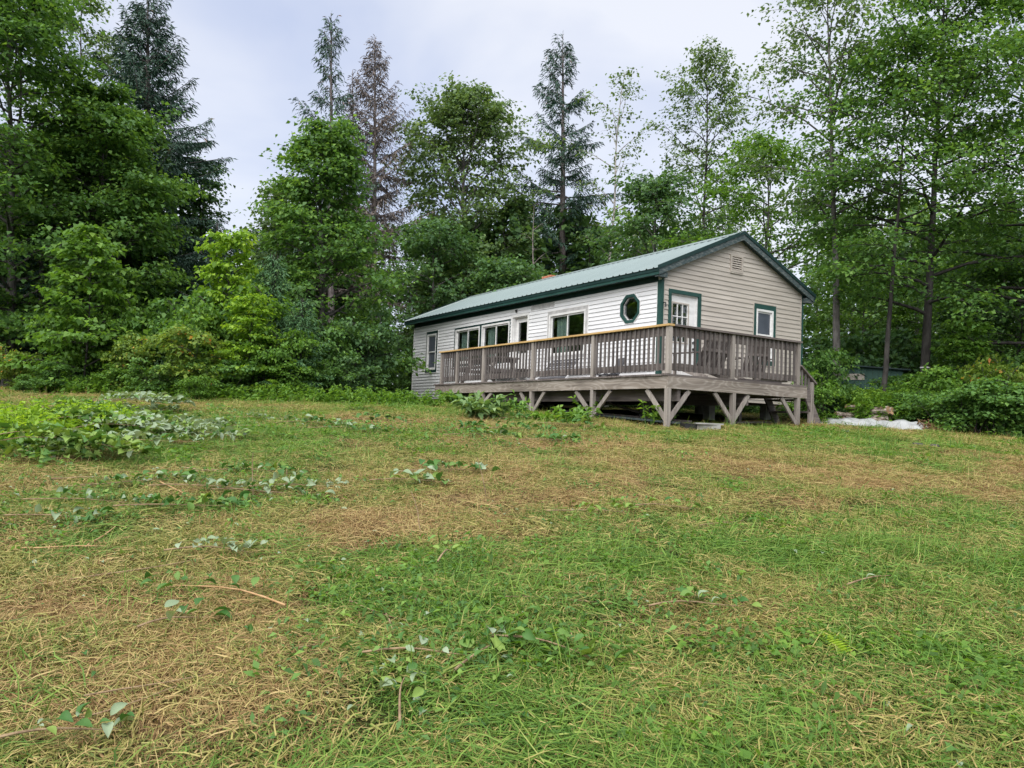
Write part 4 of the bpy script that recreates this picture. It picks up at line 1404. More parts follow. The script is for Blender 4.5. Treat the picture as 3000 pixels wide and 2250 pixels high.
# bright ferny weeds by the shed and along the right edge
def weeds(name, label, cx, cy, rx, ry, n, h, mat, seed):
    r = np.random.default_rng(seed)
    Pl, S, A, Ti = [], [], [], []
    T = TubeSet()
    for i in range(n):
        a, q = r.uniform(0, 6.28), math.sqrt(r.random())
        x, y = cx + rx * q * math.cos(a), cy + ry * q * math.sin(a)
        z = float(ground_z(x, y))
        hh = h * r.uniform(.5, 1.1)
        C_ = curve((x, y, z), r.uniform(0, 6.28), r.uniform(1.2, 1.55), hh, 4, r, -.1, .05)
        T.add(C_, np.linspace(.006, .002, 4), 3)
        for k in range(int(14 * hh / .6) + 4):
            u = .15 + .85 * r.random()
            Pl.append(interp(C_, u)); S.append(.12 * (1.25 - u) + .05); A.append(r.uniform(0, 6.28)); Ti.append(r.normal(.15, .4))
    V, Fq = leaf_quads(np.array(Pl), np.array(S), np.array(A), np.array(Ti), r.normal(0, .4, len(S)), r, width=.22)
    o = tag(link(name, mesh_np(name, V, Fq, np.clip(r.normal(.55, .2, len(S)), 0, 1)), LEAF[mat]), label, 'weeds', kind='stuff')
    link('stems', T.mesh('stems'), LEAF[mat], o)


s0 = dat(1868, 850, 20.6)
weeds('ferny_weeds', 'bright green ferny weeds in front of the shed', s0[0], 20.4, .75, 1.2, 420, .85, 'bright', 61)
s1 = dat(2080, 850, 18.4)
weeds('tall_weeds', 'tall light weeds behind the bushes at the right', s1[0], 18.6, 2.6, .8, 520, .95, 'light', 62)
s2 = dat(480, 850, 17.6)
weeds('edge_weeds', 'rough weeds along the lawn edge at the left', s2[0], 18.4, 5.0, .55, 620, .45, 'light', 63)

# leafy plants at the foot of the deck
def leafy_clump(name, label, x, y, n, h, leaf, seed, mat='peony', cat='plant', spread=.35, lift=0.0):
    r = np.random.default_rng(seed)
    z0 = float(ground_z(x, y))
    o = empty(name, (x, y, z0), 0, label, cat)
    T = TubeSet()
    Pl, S, A, Ti = [], [], [], []
    for i in range(n):
        a = r.uniform(0, 6.28)
        C_ = curve((r.normal(0, .08), r.normal(0, .08), lift), a, r.uniform(.8, 1.5), h * r.uniform(.6, 1.1), 5, r, -.7 * spread / .35, .05)
        T.add(C_, np.linspace(.008, .003, 5), 4)
        for k in range(11):
            u = .35 + .65 * r.random()
            Pl.append(interp(C_, u)); S.append(leaf * r.uniform(.7, 1.2)); A.append(a + r.normal(0, 1.1)); Ti.append(r.normal(-.1, .5))
    link('stems', T.mesh('stems'), LEAF[mat], o)
    V, Fq = leaf_quads(np.array(Pl), np.array(S), np.array(A), np.array(Ti), r.normal(0, .4, len(S)), r, width=.24)
    link('foliage', mesh_np('foliage', V, Fq, np.clip(r.normal(.68, .22, len(S)), 0, 1)), LEAF[mat], o)


p = gd(1040, 905)
leafy_clump('peony', 'lush pale green peony clump in front of the deck', p[0], p[1], 34, .56, .20, 71)
p = gd(1105, 905)
leafy_clump('weed_clump', 'thin upright weeds right of the peony clump', p[0] + .05, p[1] + .2, 12, .6, .14, 72, 'bush')
p = gd(975, 878)
leafy_clump('fern_clump', 'dark fern clump under the far end of the deck', p[0], p[1] + .8, 18, .55, .2, 73, 'bush')
p = gd(1190, 915)
leafy_clump('weed_clump', 'low leafy weeds between the peony and the second deck post', p[0], p[1] + .1, 16, .36, .15, 74, 'light')
p = gd(1245, 915)
leafy_clump('weed_clump', 'low leafy weeds at the foot of the second deck post', p[0], p[1] + .15, 14, .38, .15, 75, 'bush')
p = ORG + .12 * VX + 2.42 * UX
leafy_clump('vine', 'green vine leaves climbing the second deck post', p[0] - .15, p[1] - .1, 6, .62, .13, 76, 'light', spread=.1)
p = ORG + .05 * VX + .42 * UX
leafy_clump('vine', 'green vine leaves on the brace beside the corner post', p[0] - .1, p[1] - .1, 5, .62, .13, 77, 'light', spread=.1)
p = ORG + 1.0 * VX + 1.2 * UX
leafy_clump('weed_clump', 'weeds growing in the shade under the deck corner', p[0], p[1], 16, .35, .14, 78, 'bush')
# ------------------------------------------------------------------ things on the deck (deck's local frame)
def on_deck(name, x, y, rz, label, cat, z=.004, group=None):
    p = ORG + x * VX + y * UX
    return empty(name, (p[0], p[1], ORG[2] + z), TH + rz, label, cat, group)


# picnic table: top and two benches on A-frames
pt = on_deck('picnic_table', .95, 8.05, 0, 'brown wooden picnic table behind the railing', 'table')
for i in range(5):
    MB().box(-.36 + i * .147, -.36 + i * .147 + .138, -.95, .95, .70, .738).obj('table_board', M['woody'], pt)
for sx in (-.62, .62):
    for q in (-.075, .075):
        MB().box(sx + q - .07, sx + q + .07, -.95, .95, .42, .458).obj('bench_board', M['woody'], pt)
for yy in (-.65, .65):
    MB().bar((-.22, yy, .70), (-.58, yy, 0), .04, .09, (1, 0, 0)).obj('leg', M['postz'], pt)
    MB().bar((.22, yy, .70), (.58, yy, 0), .04, .09, (1, 0, 0)).obj('leg', M['postz'], pt)
    MB().box(-.70, .70, yy - .06, yy - .021, .33, .419).obj('cross_beam', M['woodx'], pt)
    MB().box(-.36, .37, yy - .06, yy - .021, .61, .699).obj('cross_beam', M['woodx'], pt)
# dark slatted lounger back leaning against the wall below the curtain window
lg = on_deck('folding_lounger', 1.22, 5.15, 0, 'dark slatted folding lounger leaning below the sliding window', 'lounger')
for yy in (-.62, .62):
    MB().bar((-.30, yy, .02), (.22, yy, .62), .035, .03).obj('side_rail', M['grey_plastic'], lg)
for i in range(9):
    s = (i + .5) / 9
    c_ = np.array([-.30 + .52 * s, 0, .02 + .6 * s])
    MB().bar(c_ - (0, .60, 0), c_ + (0, .60, 0), .058, .012, (-.6, 0, .52)).obj('slat', M['slate'], lg)
# two folded chairs near the corner
for (yy, xx, mt, lb, rz) in ((3.05, 1.05, 'grey_plastic', 'pale grey folding chair tipped over near the deck corner', .3), (2.72, 1.0, 'slate', 'dark folding chair lying beside the pale tipped one', -.25)):
    c = on_deck('folding_chair', xx, yy, rz, lb, 'chair')
    pts = [np.array([-.05 + .20 * s, 0, .06 + .44 * s - .08 * math.sin(s * 3.1)]) for s in np.linspace(0, 1, 6)]
    bk = MB()
    for a, b in zip(pts[:-1], pts[1:]):
        bk.bar(a, b + (b - a) * .05, .40, .018, (1, 0, .2))
    bk.obj('backrest', M[mt], c)
    MB().bar((-.38, 0, .10), (-.02, 0, .13), .40, .02).obj('seat', M[mt], c)
    for s in (-.19, .19):
        MB().tube([(-.42, s, .01), (-.1, s, .18), (.18, s, .30)], [.012] * 3, 6).obj('leg', M['dark_metal'], c)
        MB().tube([(.10, s, .01), (-.12, s, .16), (-.34, s, .26)], [.012] * 3, 6).obj('leg', M['dark_metal'], c)


def garden_chair(x, y, rz, w, label):
    c = on_deck('garden_chair', x, y, rz, label, 'chair')
    for i in range(5):
        MB().box(-.30 + i * .105, -.30 + i * .105 + .095, -w / 2, w / 2, .34 - .022 * i, .36 - .022 * i).obj('seat_slat', M['woody'], c)
    k = int(w / .11)
    for i in range(k):
        yy = -w / 2 + (i + .5) * w / k
        MB().bar((.20, yy, .26), (.48, yy, .92 + .04 * math.sin(math.pi * (i + .5) / k)), .092, .02, (-1, 0, .4)).obj('back_slat', M['woodz'], c)
    for s in (-1, 1):
        MB().box(-.36, .36, s * (w / 2 + .05) - .055, s * (w / 2 + .05) + .055, .555, .577).obj('arm', M['woodx'], c)
        MB().box(-.33, -.29, s * (w / 2 + .02) - .04, s * (w / 2 + .02) + .04, 0, .554).obj('leg', M['postz'], c)
        MB().bar((-.29, s * (w / 2 + .02), .30), (.50, s * (w / 2 + .02), .03), .03, .11).obj('leg', M['postz'], c)
    MB().bar((.37, -w / 2, .64), (.37, w / 2, .64), .02, .06).obj('back_rail', M['woody'], c)


garden_chair(2.05, 1.15, -math.pi / 2 + .15, .95, 'wide weathered wooden garden seat behind the gable railing')
garden_chair(3.45, 1.05, -math.pi / 2 - .4, .55, 'weathered wooden armchair near the deck steps')
for i, (x0, x1, yy, z, lb) in enumerate(((2.15, 3.35, .16, 0, 'longer grey plank lying along the deck edge under the railing'), (2.7, 3.55, .17, .04, 'shorter pale plank on top of the grey one at the deck edge'))):
    c = on_deck('loose_plank', (x0 + x1) / 2, yy, 0, lb, 'plank', z=.006 + z)
    MB().box(-(x1 - x0) / 2, (x1 - x0) / 2, -.07, .07, 0, .036).obj('board', M['postx' if i else 'woodx'], c)
# ------------------------------------------------------------------ things on the ground by the cabin
p = gat(2052, 1262)
o = empty('plastic_tray', (p[0] - .22, p[1], float(ground_z(p[0] - .22, p[1]))), .25, 'black plastic tray on the grass by the corner post', 'tray')
MB().box(-.13, .13, -.10, .10, 0, .012).obj('base', M['black'], o)
for q in ((-.13, .13, -.10, -.088, .012, .13), (-.13, .13, .088, .10, .012, .13), (-.13, -.118, -.088, .088, .012, .13), (.118, .13, -.088, .088, .012, .13)):
    MB().box(*q).obj('side', M['black'], o)
o = empty('stone_slab', (p[0] + .12, p[1] + .10, float(ground_z(p[0] + .12, p[1] + .1))), .35, 'flat grey stone block right of the black tray', 'stone')
b_ = MB().prism([(-.26, -.13, .0), (.22, -.15, 0), (.27, .10, 0), (-.2, .14, 0)], (.01, .0, .10))
b_.obj('block', M['concrete'], o)
MB().prism([(-.34, -.20, .101), (.30, -.14, .101), (.46, .10, .101), (-.1, .24, .101)], (.0, .0, .028)).obj('slab', M['concrete'], o)
for i, (x0, y0, x1, y1, z, w) in enumerate(((.55, .3, .75, 4.4, .06, .19), (.85, .2, .95, 3.6, .05, .14), (1.2, .6, .9, 4.9, .10, .14), (2.6, .7, 4.2, 1.1, .06, .2))):
    a = ORG + x0 * VX + y0 * UX
    b = ORG + x1 * VX + y1 * UX
    a[2], b[2] = ground_z(a[0], a[1]) + z, ground_z(b[0], b[1]) + z
    MB().bar(a, b, w, .035).obj('lumber_board', M['woodx' if i else 'rake'])
    tag(LAST[0], 'grey board lying on the ground in the dark under the deck', 'board', 'boards stored under the deck')
for i, (x0, y0, z0, x1, y1, z1) in enumerate(((1.3, 1.2, -.9, 1.4, 3.6, -.45), (1.5, 2.6, -.95, 1.5, 4.4, -.6), (2.5, .9, -.95, 3.2, 1.2, -.4))):
    a = ORG + x0 * VX + y0 * UX + np.array([0, 0, z0])
    b = ORG + x1 * VX + y1 * UX + np.array([0, 0, z1])
    MB().bar(a, b, .09, .04).obj('lumber_prop', M['woodx'])
    tag(LAST[0], 'grey timber leaning slantwise under the deck', 'timber', 'timbers leaning under the deck')

# pale sheet lying on the lawn edge
c0, c1 = dat(1762, 903, 18.6), dat(2000, 930, 16.4)
dx = c1 - c0
dx[2] = 0
ln = np.linalg.norm(dx[:2])
ux = dx / ln
vx = np.array([-ux[1], ux[0], 0])
nu, nv = 44, 18
V = []
r = np.random.default_rng(81)
for i in range(nu + 1):
    for j in range(nv + 1):
        s, q = i / nu, j / nv
        wdt = 1.05 * (.55 + .6 * math.sin(math.pi * min(1, s * .8 + .15))) * (1 - .5 * max(0, s - .6))
        P = c0 + ux * ln * (s + .012 * math.sin(q * 9)) + vx * (q - .35) * wdt * (1 + .10 * math.sin(s * 17 + 1))
        ed = min(1, min(q, 1 - q) * 6, min(s, 1 - s) * 10)
        z = float(ground_z(P[0], P[1])) + .03 + ed * (.09 + .05 * math.sin(s * 5.5) ** 2 + .025 * math.sin(q * 26 + s * 4) * (s > .35) + .02 * math.sin(s * 40 + q * 5))
        V.append((P[0], P[1], z))
ii = [(i * (nv + 1) + j) for i in range(nu) for j in range(nv)]
me = mesh_np('ground_sheet', V, [(q, q + nv + 1, q + nv + 2, q + 1) for q in ii], smooth=True)
M['sheet'] = plain_mat('pale_sheet', (.19, .20, .205), (.32, .335, .34), (3.5, 3.5, 3.5), rough=.6, bump=.5, lo=.32, hi=.55)
tag(link('ground_sheet', me, M['sheet']), 'pale grey wrinkled sheet spread on the lawn edge', 'sheet')

# green shed
q0 = dat(1870, 850, 23.2)
zs = float(ground_z(q0[0], 23.2))
shed_h = dat(1868, 800, 23.2)[2] - zs
shed = empty('shed', (q0[0], 23.2, zs), -.42, 'small low green shed among ferns at the right', 'shed')
M['shed'] = plain_mat('faded_green_boards', (.035, .085, .068), (.06, .12, .10), (14, 14, 1.2), rough=.75)
for i in range(12):
    MB().box(-.95 + i * .16, -.95 + i * .16 + .154, -.75, -.73, -.1, shed_h + .1 - .012 * i).obj('wall_board', M['shed'], shed)
for i in range(9):
    MB().box(-.97, -.95, -.72 + i * .16, -.72 + i * .16 + .154, -.1, shed_h + .10).obj('wall_board', M['shed'], shed)
MB().box(-.94, .95, -.70, .72, -.1, shed_h - .12).obj('core', M['inside'], shed)
MB().prism([(-1.12, -.9, shed_h + .115), (1.15, -.9, shed_h - .06), (1.15, -.9, shed_h - .025), (-1.12, -.9, shed_h + .15)], (0, 1.8, 0)).obj('roof', M['dark_green'], shed)
MB().box(-.62, -.05, -.775, -.752, shed_h - .34, shed_h - .16).obj('board_sign', M['tan_trim'], shed)
MB().box(.45, .66, -.2, .1, shed_h + .03, shed_h + .14).obj('roof_box', M['grey_trim'], shed)

# split birch logs heaped beside the leaning trunks
def log_mesh(seed, birch):
    r = np.random.default_rng(seed)
    k, n = 9, 4
    rad = r.uniform(.055, .095)
    V, Fs = [], []
    an = np.arange(k) * 2 * np.pi / k
    rr = rad * (1 + r.normal(0, .09, k))
    half = r.random() < .5
    for i in range(n):
        for j in range(k):
            y = rr[j] * math.sin(an[j])
            V.append((-.2 + .4 * i / (n - 1), rr[j] * math.cos(an[j]), max(y, -.01) if half else y))
    Fs = [(i * k + j, i * k + (j + 1) % k, (i + 1) * k + (j + 1) % k, (i + 1) * k + j) for i in range(n - 1) for j in range(k)]
    mb_ = MB().add(V, Fs)
    bark = mb_.mesh('bark')
    e = (MB().add([V[j] for j in range(k)], [tuple(range(k))[::-1]]).mesh('cut_end'), MB().add([V[(n - 1) * k + j] for j in range(k)], [tuple(range(k))]).mesh('cut_end'))
    return bark, e


M['birch_bark'] = plain_mat('birch_bark', (.11, .080, .062), (.40, .345, .295), (7, 16, 16), rough=.8, lo=.38, hi=.58)
M['cut_wood'] = plain_mat('cut_wood', (.21, .125, .07), (.34, .225, .135), (14, 14, 14), rough=.85)
LOGS = [log_mesh(90 + i, True) for i in range(5)]
r = np.random.default_rng(91)
for (lb, grp, x, yb, Y, n, wd, lay) in (
        ('split birch firewood log in the heap by the mossy leaning trunk', 'logs heaped by the mossy trunk', 1852, 878, 19.1, 18, .50, 4),
        ('split birch firewood log in the lower heap by the slender maple', 'logs heaped by the slender maple', 1890, 893, 18.4, 16, .42, 4)):
    g = dat(x, yb, Y)
    for i in range(n):
        la = i % lay
        xx = g[0] + r.uniform(-1, 1) * wd * (1 - la / (lay + 1.5))
        yy = Y + r.uniform(-.25, .3)
        b, e = LOGS[i % 5]
        o = empty('firewood_log', (xx, yy, float(ground_z(xx, yy)) + .08 + la * .10), 0, lb, 'log', grp)
        o.rotation_euler = (r.uniform(-1, 1), r.normal(0, .15), r.uniform(-.6, .7) + (math.pi / 2 if r.random() < .4 else 0))
        link('bark', b, M['birch_bark'], o)
        for q in e:
            link('cut_end', q, M['cut_wood'], o)

# heap of brown bark and sticks
p = dat(2003, 922, 16.6)
g = np.array([p[0], 16.7, float(ground_z(p[0], 16.7))])
r = np.random.default_rng(95)
hp = MB()
for i in range(240):
    a, q = r.uniform(0, 6.28), math.sqrt(r.random())
    h = .26 * (1 - q) * r.random() + .02
    c = g + np.array([.42 * q * math.cos(a), .34 * q * math.sin(a), h])
    d = r.normal(0, 1, 3) * np.array([1, 1, .35])
    d = d / np.linalg.norm(d) * r.uniform(.06, .17)
    hp.bar(c - d, c + d, r.uniform(.008, .03), .008)
M['debris'] = plain_mat('brown_bark_debris', (.10, .055, .030), (.27, .16, .085), (25, 25, 25), rough=.95)
o = tag(hp.obj('bark_debris', M['debris']), 'heap of brown bark and sticks at the right lawn edge', 'debris heap', kind='stuff')
# dark scraps on the right of the lawn
for i, (x, y, s, lb) in enumerate(((1985, 968, .16, 'larger black scrap of rubber on the right lawn'), (2020, 971, .11, 'smaller black scrap beside the larger one on the lawn'), (1828, 939, .09, 'black scrap on the lawn below the pale sheet'))):
    g = gd(x, y)
    m_ = MB()
    rr_ = np.random.default_rng(97 + i)
    m_.tube([(-s, 0, .03), (-s * .4, .03, .06), (s * .2, -.02, .045), (s, .02, .025)], [.012, .035, .045, .01], 6)
    o = m_.obj('black_scrap', M['black'])
    o.location = (g[0], g[1], float(ground_z(g[0], g[1])))
    tag(o, lb, 'scrap')
# pale paint mark on the thick maple
# ------------------------------------------------------------------ mown grass: instanced patches of blades
GR = {
    'green': leaf_mat('fresh_grass', [(0, (.050, .120, .018)), (.45, (.115, .225, .034)), (.8, (.22, .32, .060)), (1, (.36, .37, .12))], transl=.30),
    'straw': leaf_mat('dry_straw', [(0, (.15, .085, .038)), (.4, (.30, .195, .080)), (.75, (.45, .345, .15)), (1, (.32, .33, .10))], transl=.2, warm=(1.1, 1, .8)),
    'mix': leaf_mat('mixed_clippings', [(0, (.08, .115, .024)), (.35, (.20, .225, .052)), (.65, (.36, .325, .105)), (1, (.46, .34, .15))], transl=.25, warm=(1.1, 1.05, .7)),
}


def blades(seed, n, rad, lmin, lmax, wid, flat, curl, tone, sd):
    """a round patch of grass blades: flat 0 = upright stubble, 1 = lying clippings"""
    r = np.random.default_rng(seed)
    a, q = r.uniform(0, 6.283, n), np.sqrt(r.random(n)) * rad
    Ln = r.uniform(lmin, lmax, n)
    base_dir = r.uniform(0, 6.283)
    az = np.where(r.random(n) < .55, base_dir + r.normal(0, .7, n), r.uniform(0, 6.283, n))
    el = np.where(r.random(n) < flat, np.abs(r.normal(.06, .14, n)), r.uniform(.6, 1.45, n))
    w = wid * r.uniform(.6, 1.3, n)
    z0 = np.where(el < .5, r.uniform(.002, .035, n), -.005)
    B = np.stack([q * np.cos(a), q * np.sin(a), z0], -1)
    d1 = np.stack([np.cos(az) * np.cos(el), np.sin(az) * np.cos(el), np.sin(el)], -1)
    el2 = el - curl * r.uniform(.3, 1.2, n)
    az2 = az + r.normal(0, .35, n)
    d2 = np.stack([np.cos(az2) * np.cos(el2), np.sin(az2) * np.cos(el2), np.sin(el2)], -1)
    sd_ = np.stack([-np.sin(az), np.cos(az), r.normal(0, .35, n)], -1) * (w / 2)[:, None]
    M1 = B + d1 * (Ln * .5)[:, None]
    M1[:, 2] = np.maximum(M1[:, 2], .004)
    E_ = M1 + d2 * (Ln * .5)[:, None]
    E_[:, 2] = np.maximum(E_[:, 2], .002)
    V = np.stack([B - sd_, B + sd_, M1 + sd_ * .9, M1 - sd_ * .9, E_ + sd_ * .12, E_ - sd_ * .12], 1).reshape(-1, 3)
    i = np.arange(n)[:, None] * 6
    Fq = np.concatenate([np.concatenate([i, i + 1, i + 2, i + 3], 1), np.concatenate([i + 3, i + 2, i + 4, i + 5], 1)], 0)
    t_ = np.clip(r.normal(tone, sd, n), 0, 1)
    return mesh_np('grass_patch', V, Fq, np.concatenate([t_, t_]))


def scatter(name, label, cat, mat, variants, P, rot, scl):
    me = bpy.data.meshes.new(name)
    me.vertices.add(len(P))
    me.vertices.foreach_set('co', P.astype(np.float32).ravel())
    a = me.attributes.new('rot', 'FLOAT_VECTOR', 'POINT')
    a.data.foreach_set('vector', rot.astype(np.float32).ravel())
    a = me.attributes.new('scl', 'FLOAT', 'POINT')
    a.data.foreach_set('value', scl.astype(np.float32))
    a = me.attributes.new('idx', 'INT', 'POINT')
    a.data.foreach_set('value', rng.integers(0, len(variants), len(P)).astype(np.int32))
    o = link(name, me)
    ng = bpy.data.node_groups.new(name, 'GeometryNodeTree')
    ng.interface.new_socket('Geometry', in_out='INPUT', socket_type='NodeSocketGeometry')
    ng.interface.new_socket('Geometry', in_out='OUTPUT', socket_type='NodeSocketGeometry')
    gi, go = ng.nodes.new('NodeGroupInput'), ng.nodes.new('NodeGroupOutput')
    iop = ng.nodes.new('GeometryNodeInstanceOnPoints')
    jn = ng.nodes.new('GeometryNodeJoinGeometry')
    for i, v in enumerate(variants):
        v.materials.append(mat)
        so = bpy.data.objects.new(name + '_source', v)
        oi = ng.nodes.new('GeometryNodeObjectInfo')
        oi.inputs['Object'].default_value = so
        oi.inputs['As Instance'].default_value = False
        g2 = ng.nodes.new('GeometryNodeGeometryToInstance')
        ng.links.new(oi.outputs['Geometry'], g2.inputs[0])
        ng.links.new(g2.outputs[0], jn.inputs[0])
    def attr(nm, typ):
        n_ = ng.nodes.new('GeometryNodeInputNamedAttribute')
        n_.data_type = typ
        n_.inputs['Name'].default_value = nm
        return [q for q in n_.outputs if q.enabled][0]
    ng.links.new(gi.outputs[0], iop.inputs['Points'])
    ng.links.new(jn.outputs[0], iop.inputs['Instance'])
    iop.inputs['Pick Instance'].default_value = True
    ng.links.new(attr('idx', 'INT'), iop.inputs['Instance Index'])
    ng.links.new(attr('rot', 'FLOAT_VECTOR'), iop.inputs['Rotation'])
    ng.links.new(attr('scl', 'FLOAT'), iop.inputs['Scale'])
    ng.links.new(iop.outputs[0], go.inputs[0])
    md = o.modifiers.new('scatter', 'NODES')
    md.node_group = ng
    return tag(o, label, cat, kind='stuff')


def spots_xy(n, ymin, ymax, seed, power=1.0):
    """points over the wedge of lawn in front of the camera and a little to each side, thinner further out"""
    r = np.random.default_rng(seed)
    g = np.linspace(ymin, ymax, 400)
    c = np.cumsum((.86 * g + 3.2) * np.minimum(1, 5.0 / g))
    y = np.interp(r.random(n) * c[-1], c, g)
    x = r.uniform(-1, 1, n) * (.86 * y + 3.2)
    lx = (x - ORG[0]) * VX[0] + (y - ORG[1]) * VX[1]
    ly = (x - ORG[0]) * UX[0] + (y - ORG[1]) * UX[1]
    ok = ~((lx > .15) & (lx < XE) & (ly > .15) & (ly < YE))
    ok &= y < np.where(x < -2, 19.5, np.where(x > 7.5, 17.4, 30))
    return x[ok], y[ok]


def orient(x, y, seed):
    r = np.random.default_rng(seed)
    e = .12
    sx = (ground_z(x + e, y) - ground_z(x - e, y)) / (2 * e)
    sy = (ground_z(x, y + e) - ground_z(x, y - e)) / (2 * e)
    out = np.empty((len(x), 3))
    for i in range(len(x)):
        m_ = Matrix.Rotation(math.atan(sy[i]), 3, 'X') @ Matrix.Rotation(-math.atan(sx[i]), 3, 'Y') @ Matrix.Rotation(r.uniform(0, 6.283), 3, 'Z')
        out[i] = m_.to_euler()
    return out


def lay(name, label, cat, mat, variants, n, ymin, ymax, seed, prob, smin=.8, smax=1.25, far=.0):
    x, y = spots_xy(n, ymin, ymax, seed)
    r = np.random.default_rng(seed + 1)
    k = r.random(len(x)) < prob(dryness(x, y), x, y)
    x, y = x[k], y[k]
    P = np.stack([x, y, ground_z(x, y)], -1)
    scatter(name, label, cat, mat, variants, P, orient(x, y, seed + 2), r.uniform(smin, smax, len(x)) * (1 + far * np.clip(y - 5, 0, 20) / 10))


V_st = [blades(300 + i, 190, .22, .02, .055, .0036, .30, .3, .42, .27) for i in range(4)]
V_sl = [blades(310 + i, 130, .22, .05, .19, .0034, .96, .5, .52, .26) for i in range(4)]
V_gs = [blades(320 + i, 180, .20, .02, .055, .0046, .40, .5, .40, .24) for i in range(4)]
V_gl = [blades(330 + i, 120, .24, .08, .26, .0056, .94, .5, .48, .26) for i in range(4)]
V_mx = [blades(340 + i, 170, .24, .03, .14, .0046, .90, .5, .50, .29) for i in range(4)]
V_tl = [blades(350 + i, 40, .10, .06, .15, .0050, .15, 1.1, .5, .22) for i in range(3)]
def clump(x, y, s, k, lo=.42):
    return np.clip((vnoise(x, y, s, k) - lo) * 4 + .25, .12, 1)


V_sw = [blades(355 + i, 150, .20, .10, .30, .0048, .985, .45, .42, .26) for i in range(3)]
lay('dry_stubble', 'short brown straw stubble on the mown lawn', 'stubble', GR['straw'], V_st, 10880, 2.1, 25, 400, lambda d, x, y: np.clip((d - .30) * 1.7, .05, 1), far=.25)
lay('dry_clippings', 'dry straw clippings strewn over the lawn', 'clippings', GR['straw'], V_sl, 10880, 2.1, 25, 410, lambda d, x, y: np.clip((d - .33) * 1.8, .05, 1) * clump(x, y, .42, 41), far=.25)
lay('mown_grass', 'short green mown grass of the lawn', 'grass', GR['green'], V_gs, 8320, 2.1, 25, 420, lambda d, x, y: np.clip((.80 - d) * 1.6, .08, 1), far=.25)
lay('green_clippings', 'long green grass clippings lying on the lawn', 'clippings', GR['green'], V_gl, 8960, 2.1, 25, 430, lambda d, x, y: np.clip((.66 - d) * 1.9, .04, 1) * clump(x, y, .5, 42), far=.2)
lay('grass_swaths', 'matted swaths of long cut grass on the lawn', 'clippings', GR['green'], V_sw, 5376, 2.1, 20, 435, lambda d, x, y: np.clip((.72 - d) * 1.6, .06, 1) * (vnoise(x, y, .55, 44) > .60), .8, 1.3)
lay('mixed_clippings', 'mixed olive and straw clippings over the whole lawn', 'clippings', GR['mix'], V_mx, 14080, 2.1, 27, 440, lambda d, x, y: .9 * clump(x, y, .36, 43), far=.3)
lay('grass_tufts', 'taller green grass tufts left standing on the lawn', 'grass', GR['green'], V_tl, 1152, 2.1, 14, 450, lambda d, x, y: np.clip((.42 - d) * 2.2, .01, .7))

def rosette(seed, n, rad, lmin, lmax, width, tone, h):
    """a round patch of small broad leaves on short stalks"""
    r = np.random.default_rng(seed)
    a, q = r.uniform(0, 6.283, n), np.sqrt(r.random(n)) * rad
    P = np.stack([q * np.cos(a), q * np.sin(a), r.uniform(.01, h, n)], -1)
    V, Fq = leaf_quads(P, r.uniform(lmin, lmax, n), r.uniform(0, 6.283, n), r.normal(.1, .4, n), r.normal(0, .5, n), r, width=width)
    return mesh_np('weed_patch', V, Fq, np.clip(r.normal(tone, .25, n), 0, 1))


V_wd = [rosette(360 + i, 34, .13, .025, .065, (.24, .34, .18, .3)[i], (.25, .45, .4, .6)[i], (.05, .07, .09, .05)[i]) for i in range(4)]
lay('lawn_weeds', 'small broad-leaved weeds growing in the mown lawn', 'weeds', LEAF['light'], V_wd, 6656, 2.1, 24, 460, lambda d, x, y: np.clip((.60 - d) * 1.5, .02, .9) * (vnoise(x, y, .8, 21) > .42), far=.35)

V_w2 = [rosette(370 + i, 34, .15, .022, .055, (.20, .26, .16)[i], (.35, .5, .42)[i], (.08, .11, .10)[i]) for i in range(3)]
LUSH = [(gat(*q)[:2], w_, s_) for q, w_, s_ in (((1500, 1900), .8, .9), ((1260, 1960), .7, .7), ((1440, 1620), .7, .6), ((1180, 1720), .6, .5), ((1650, 1780), .6, .4), ((350, 1450), 1.6, .7), ((60, 1520), 1.0, .6), ((2000, 1800), .5, .5), ((1400, 1280), 2.2, .5), ((750, 1240), 2.2, .45), ((2500, 1740), .8, .3), ((1700, 1520), 1.0, .4))]
lay('leafy_weeds', 'leafier dark green weeds in the lush parts of the lawn', 'weeds', LEAF['bush'], V_w2, 6656, 2.1, 22, 470, lambda d, x, y: np.max([s_ * np.exp(-((x - c_[0]) ** 2 + ((y - c_[1]) * 1.5) ** 2) / w_ ** 2) for c_, w_, s_ in LUSH], 0) * .8, far=.5)

# ------------------------------------------------------------------ cut leaves and branches
def ovate(seed, tint, lobed=False):
    r = np.random.default_rng(seed)
    if lobed:
        pr_ = [(0, 0), (.18, .26), (.10, .50), (.36, .40), (.46, .62), (.62, .34), (1, 0)]
    else:
        pr_ = [(0, 0), (.10, .13), (.28, .25), (.50, .29), (.72, .21), (.90, .085), (1, 0)]
    cu, fo = r.uniform(.2, .9), r.uniform(.2, .8)
    V, Fs = [], []
    for (x, w) in pr_:
        z = cu * (x - x * x) - .18 * cu * x
        V += [(x, 0, z), (x, w, z + w * fo), (x, -w, z + w * fo * r.uniform(.6, 1.2))]
    for i in range(len(pr_) - 1):
        a, b = 3 * i, 3 * i + 3
        Fs += [(a, b, b + 1, a + 1), (a, a + 2, b + 2, b)]
    me = mesh_np('leaf', V, Fs, np.full(len(Fs), tint), smooth=True)
    me.materials.append(LEAF['cut'])
    return me


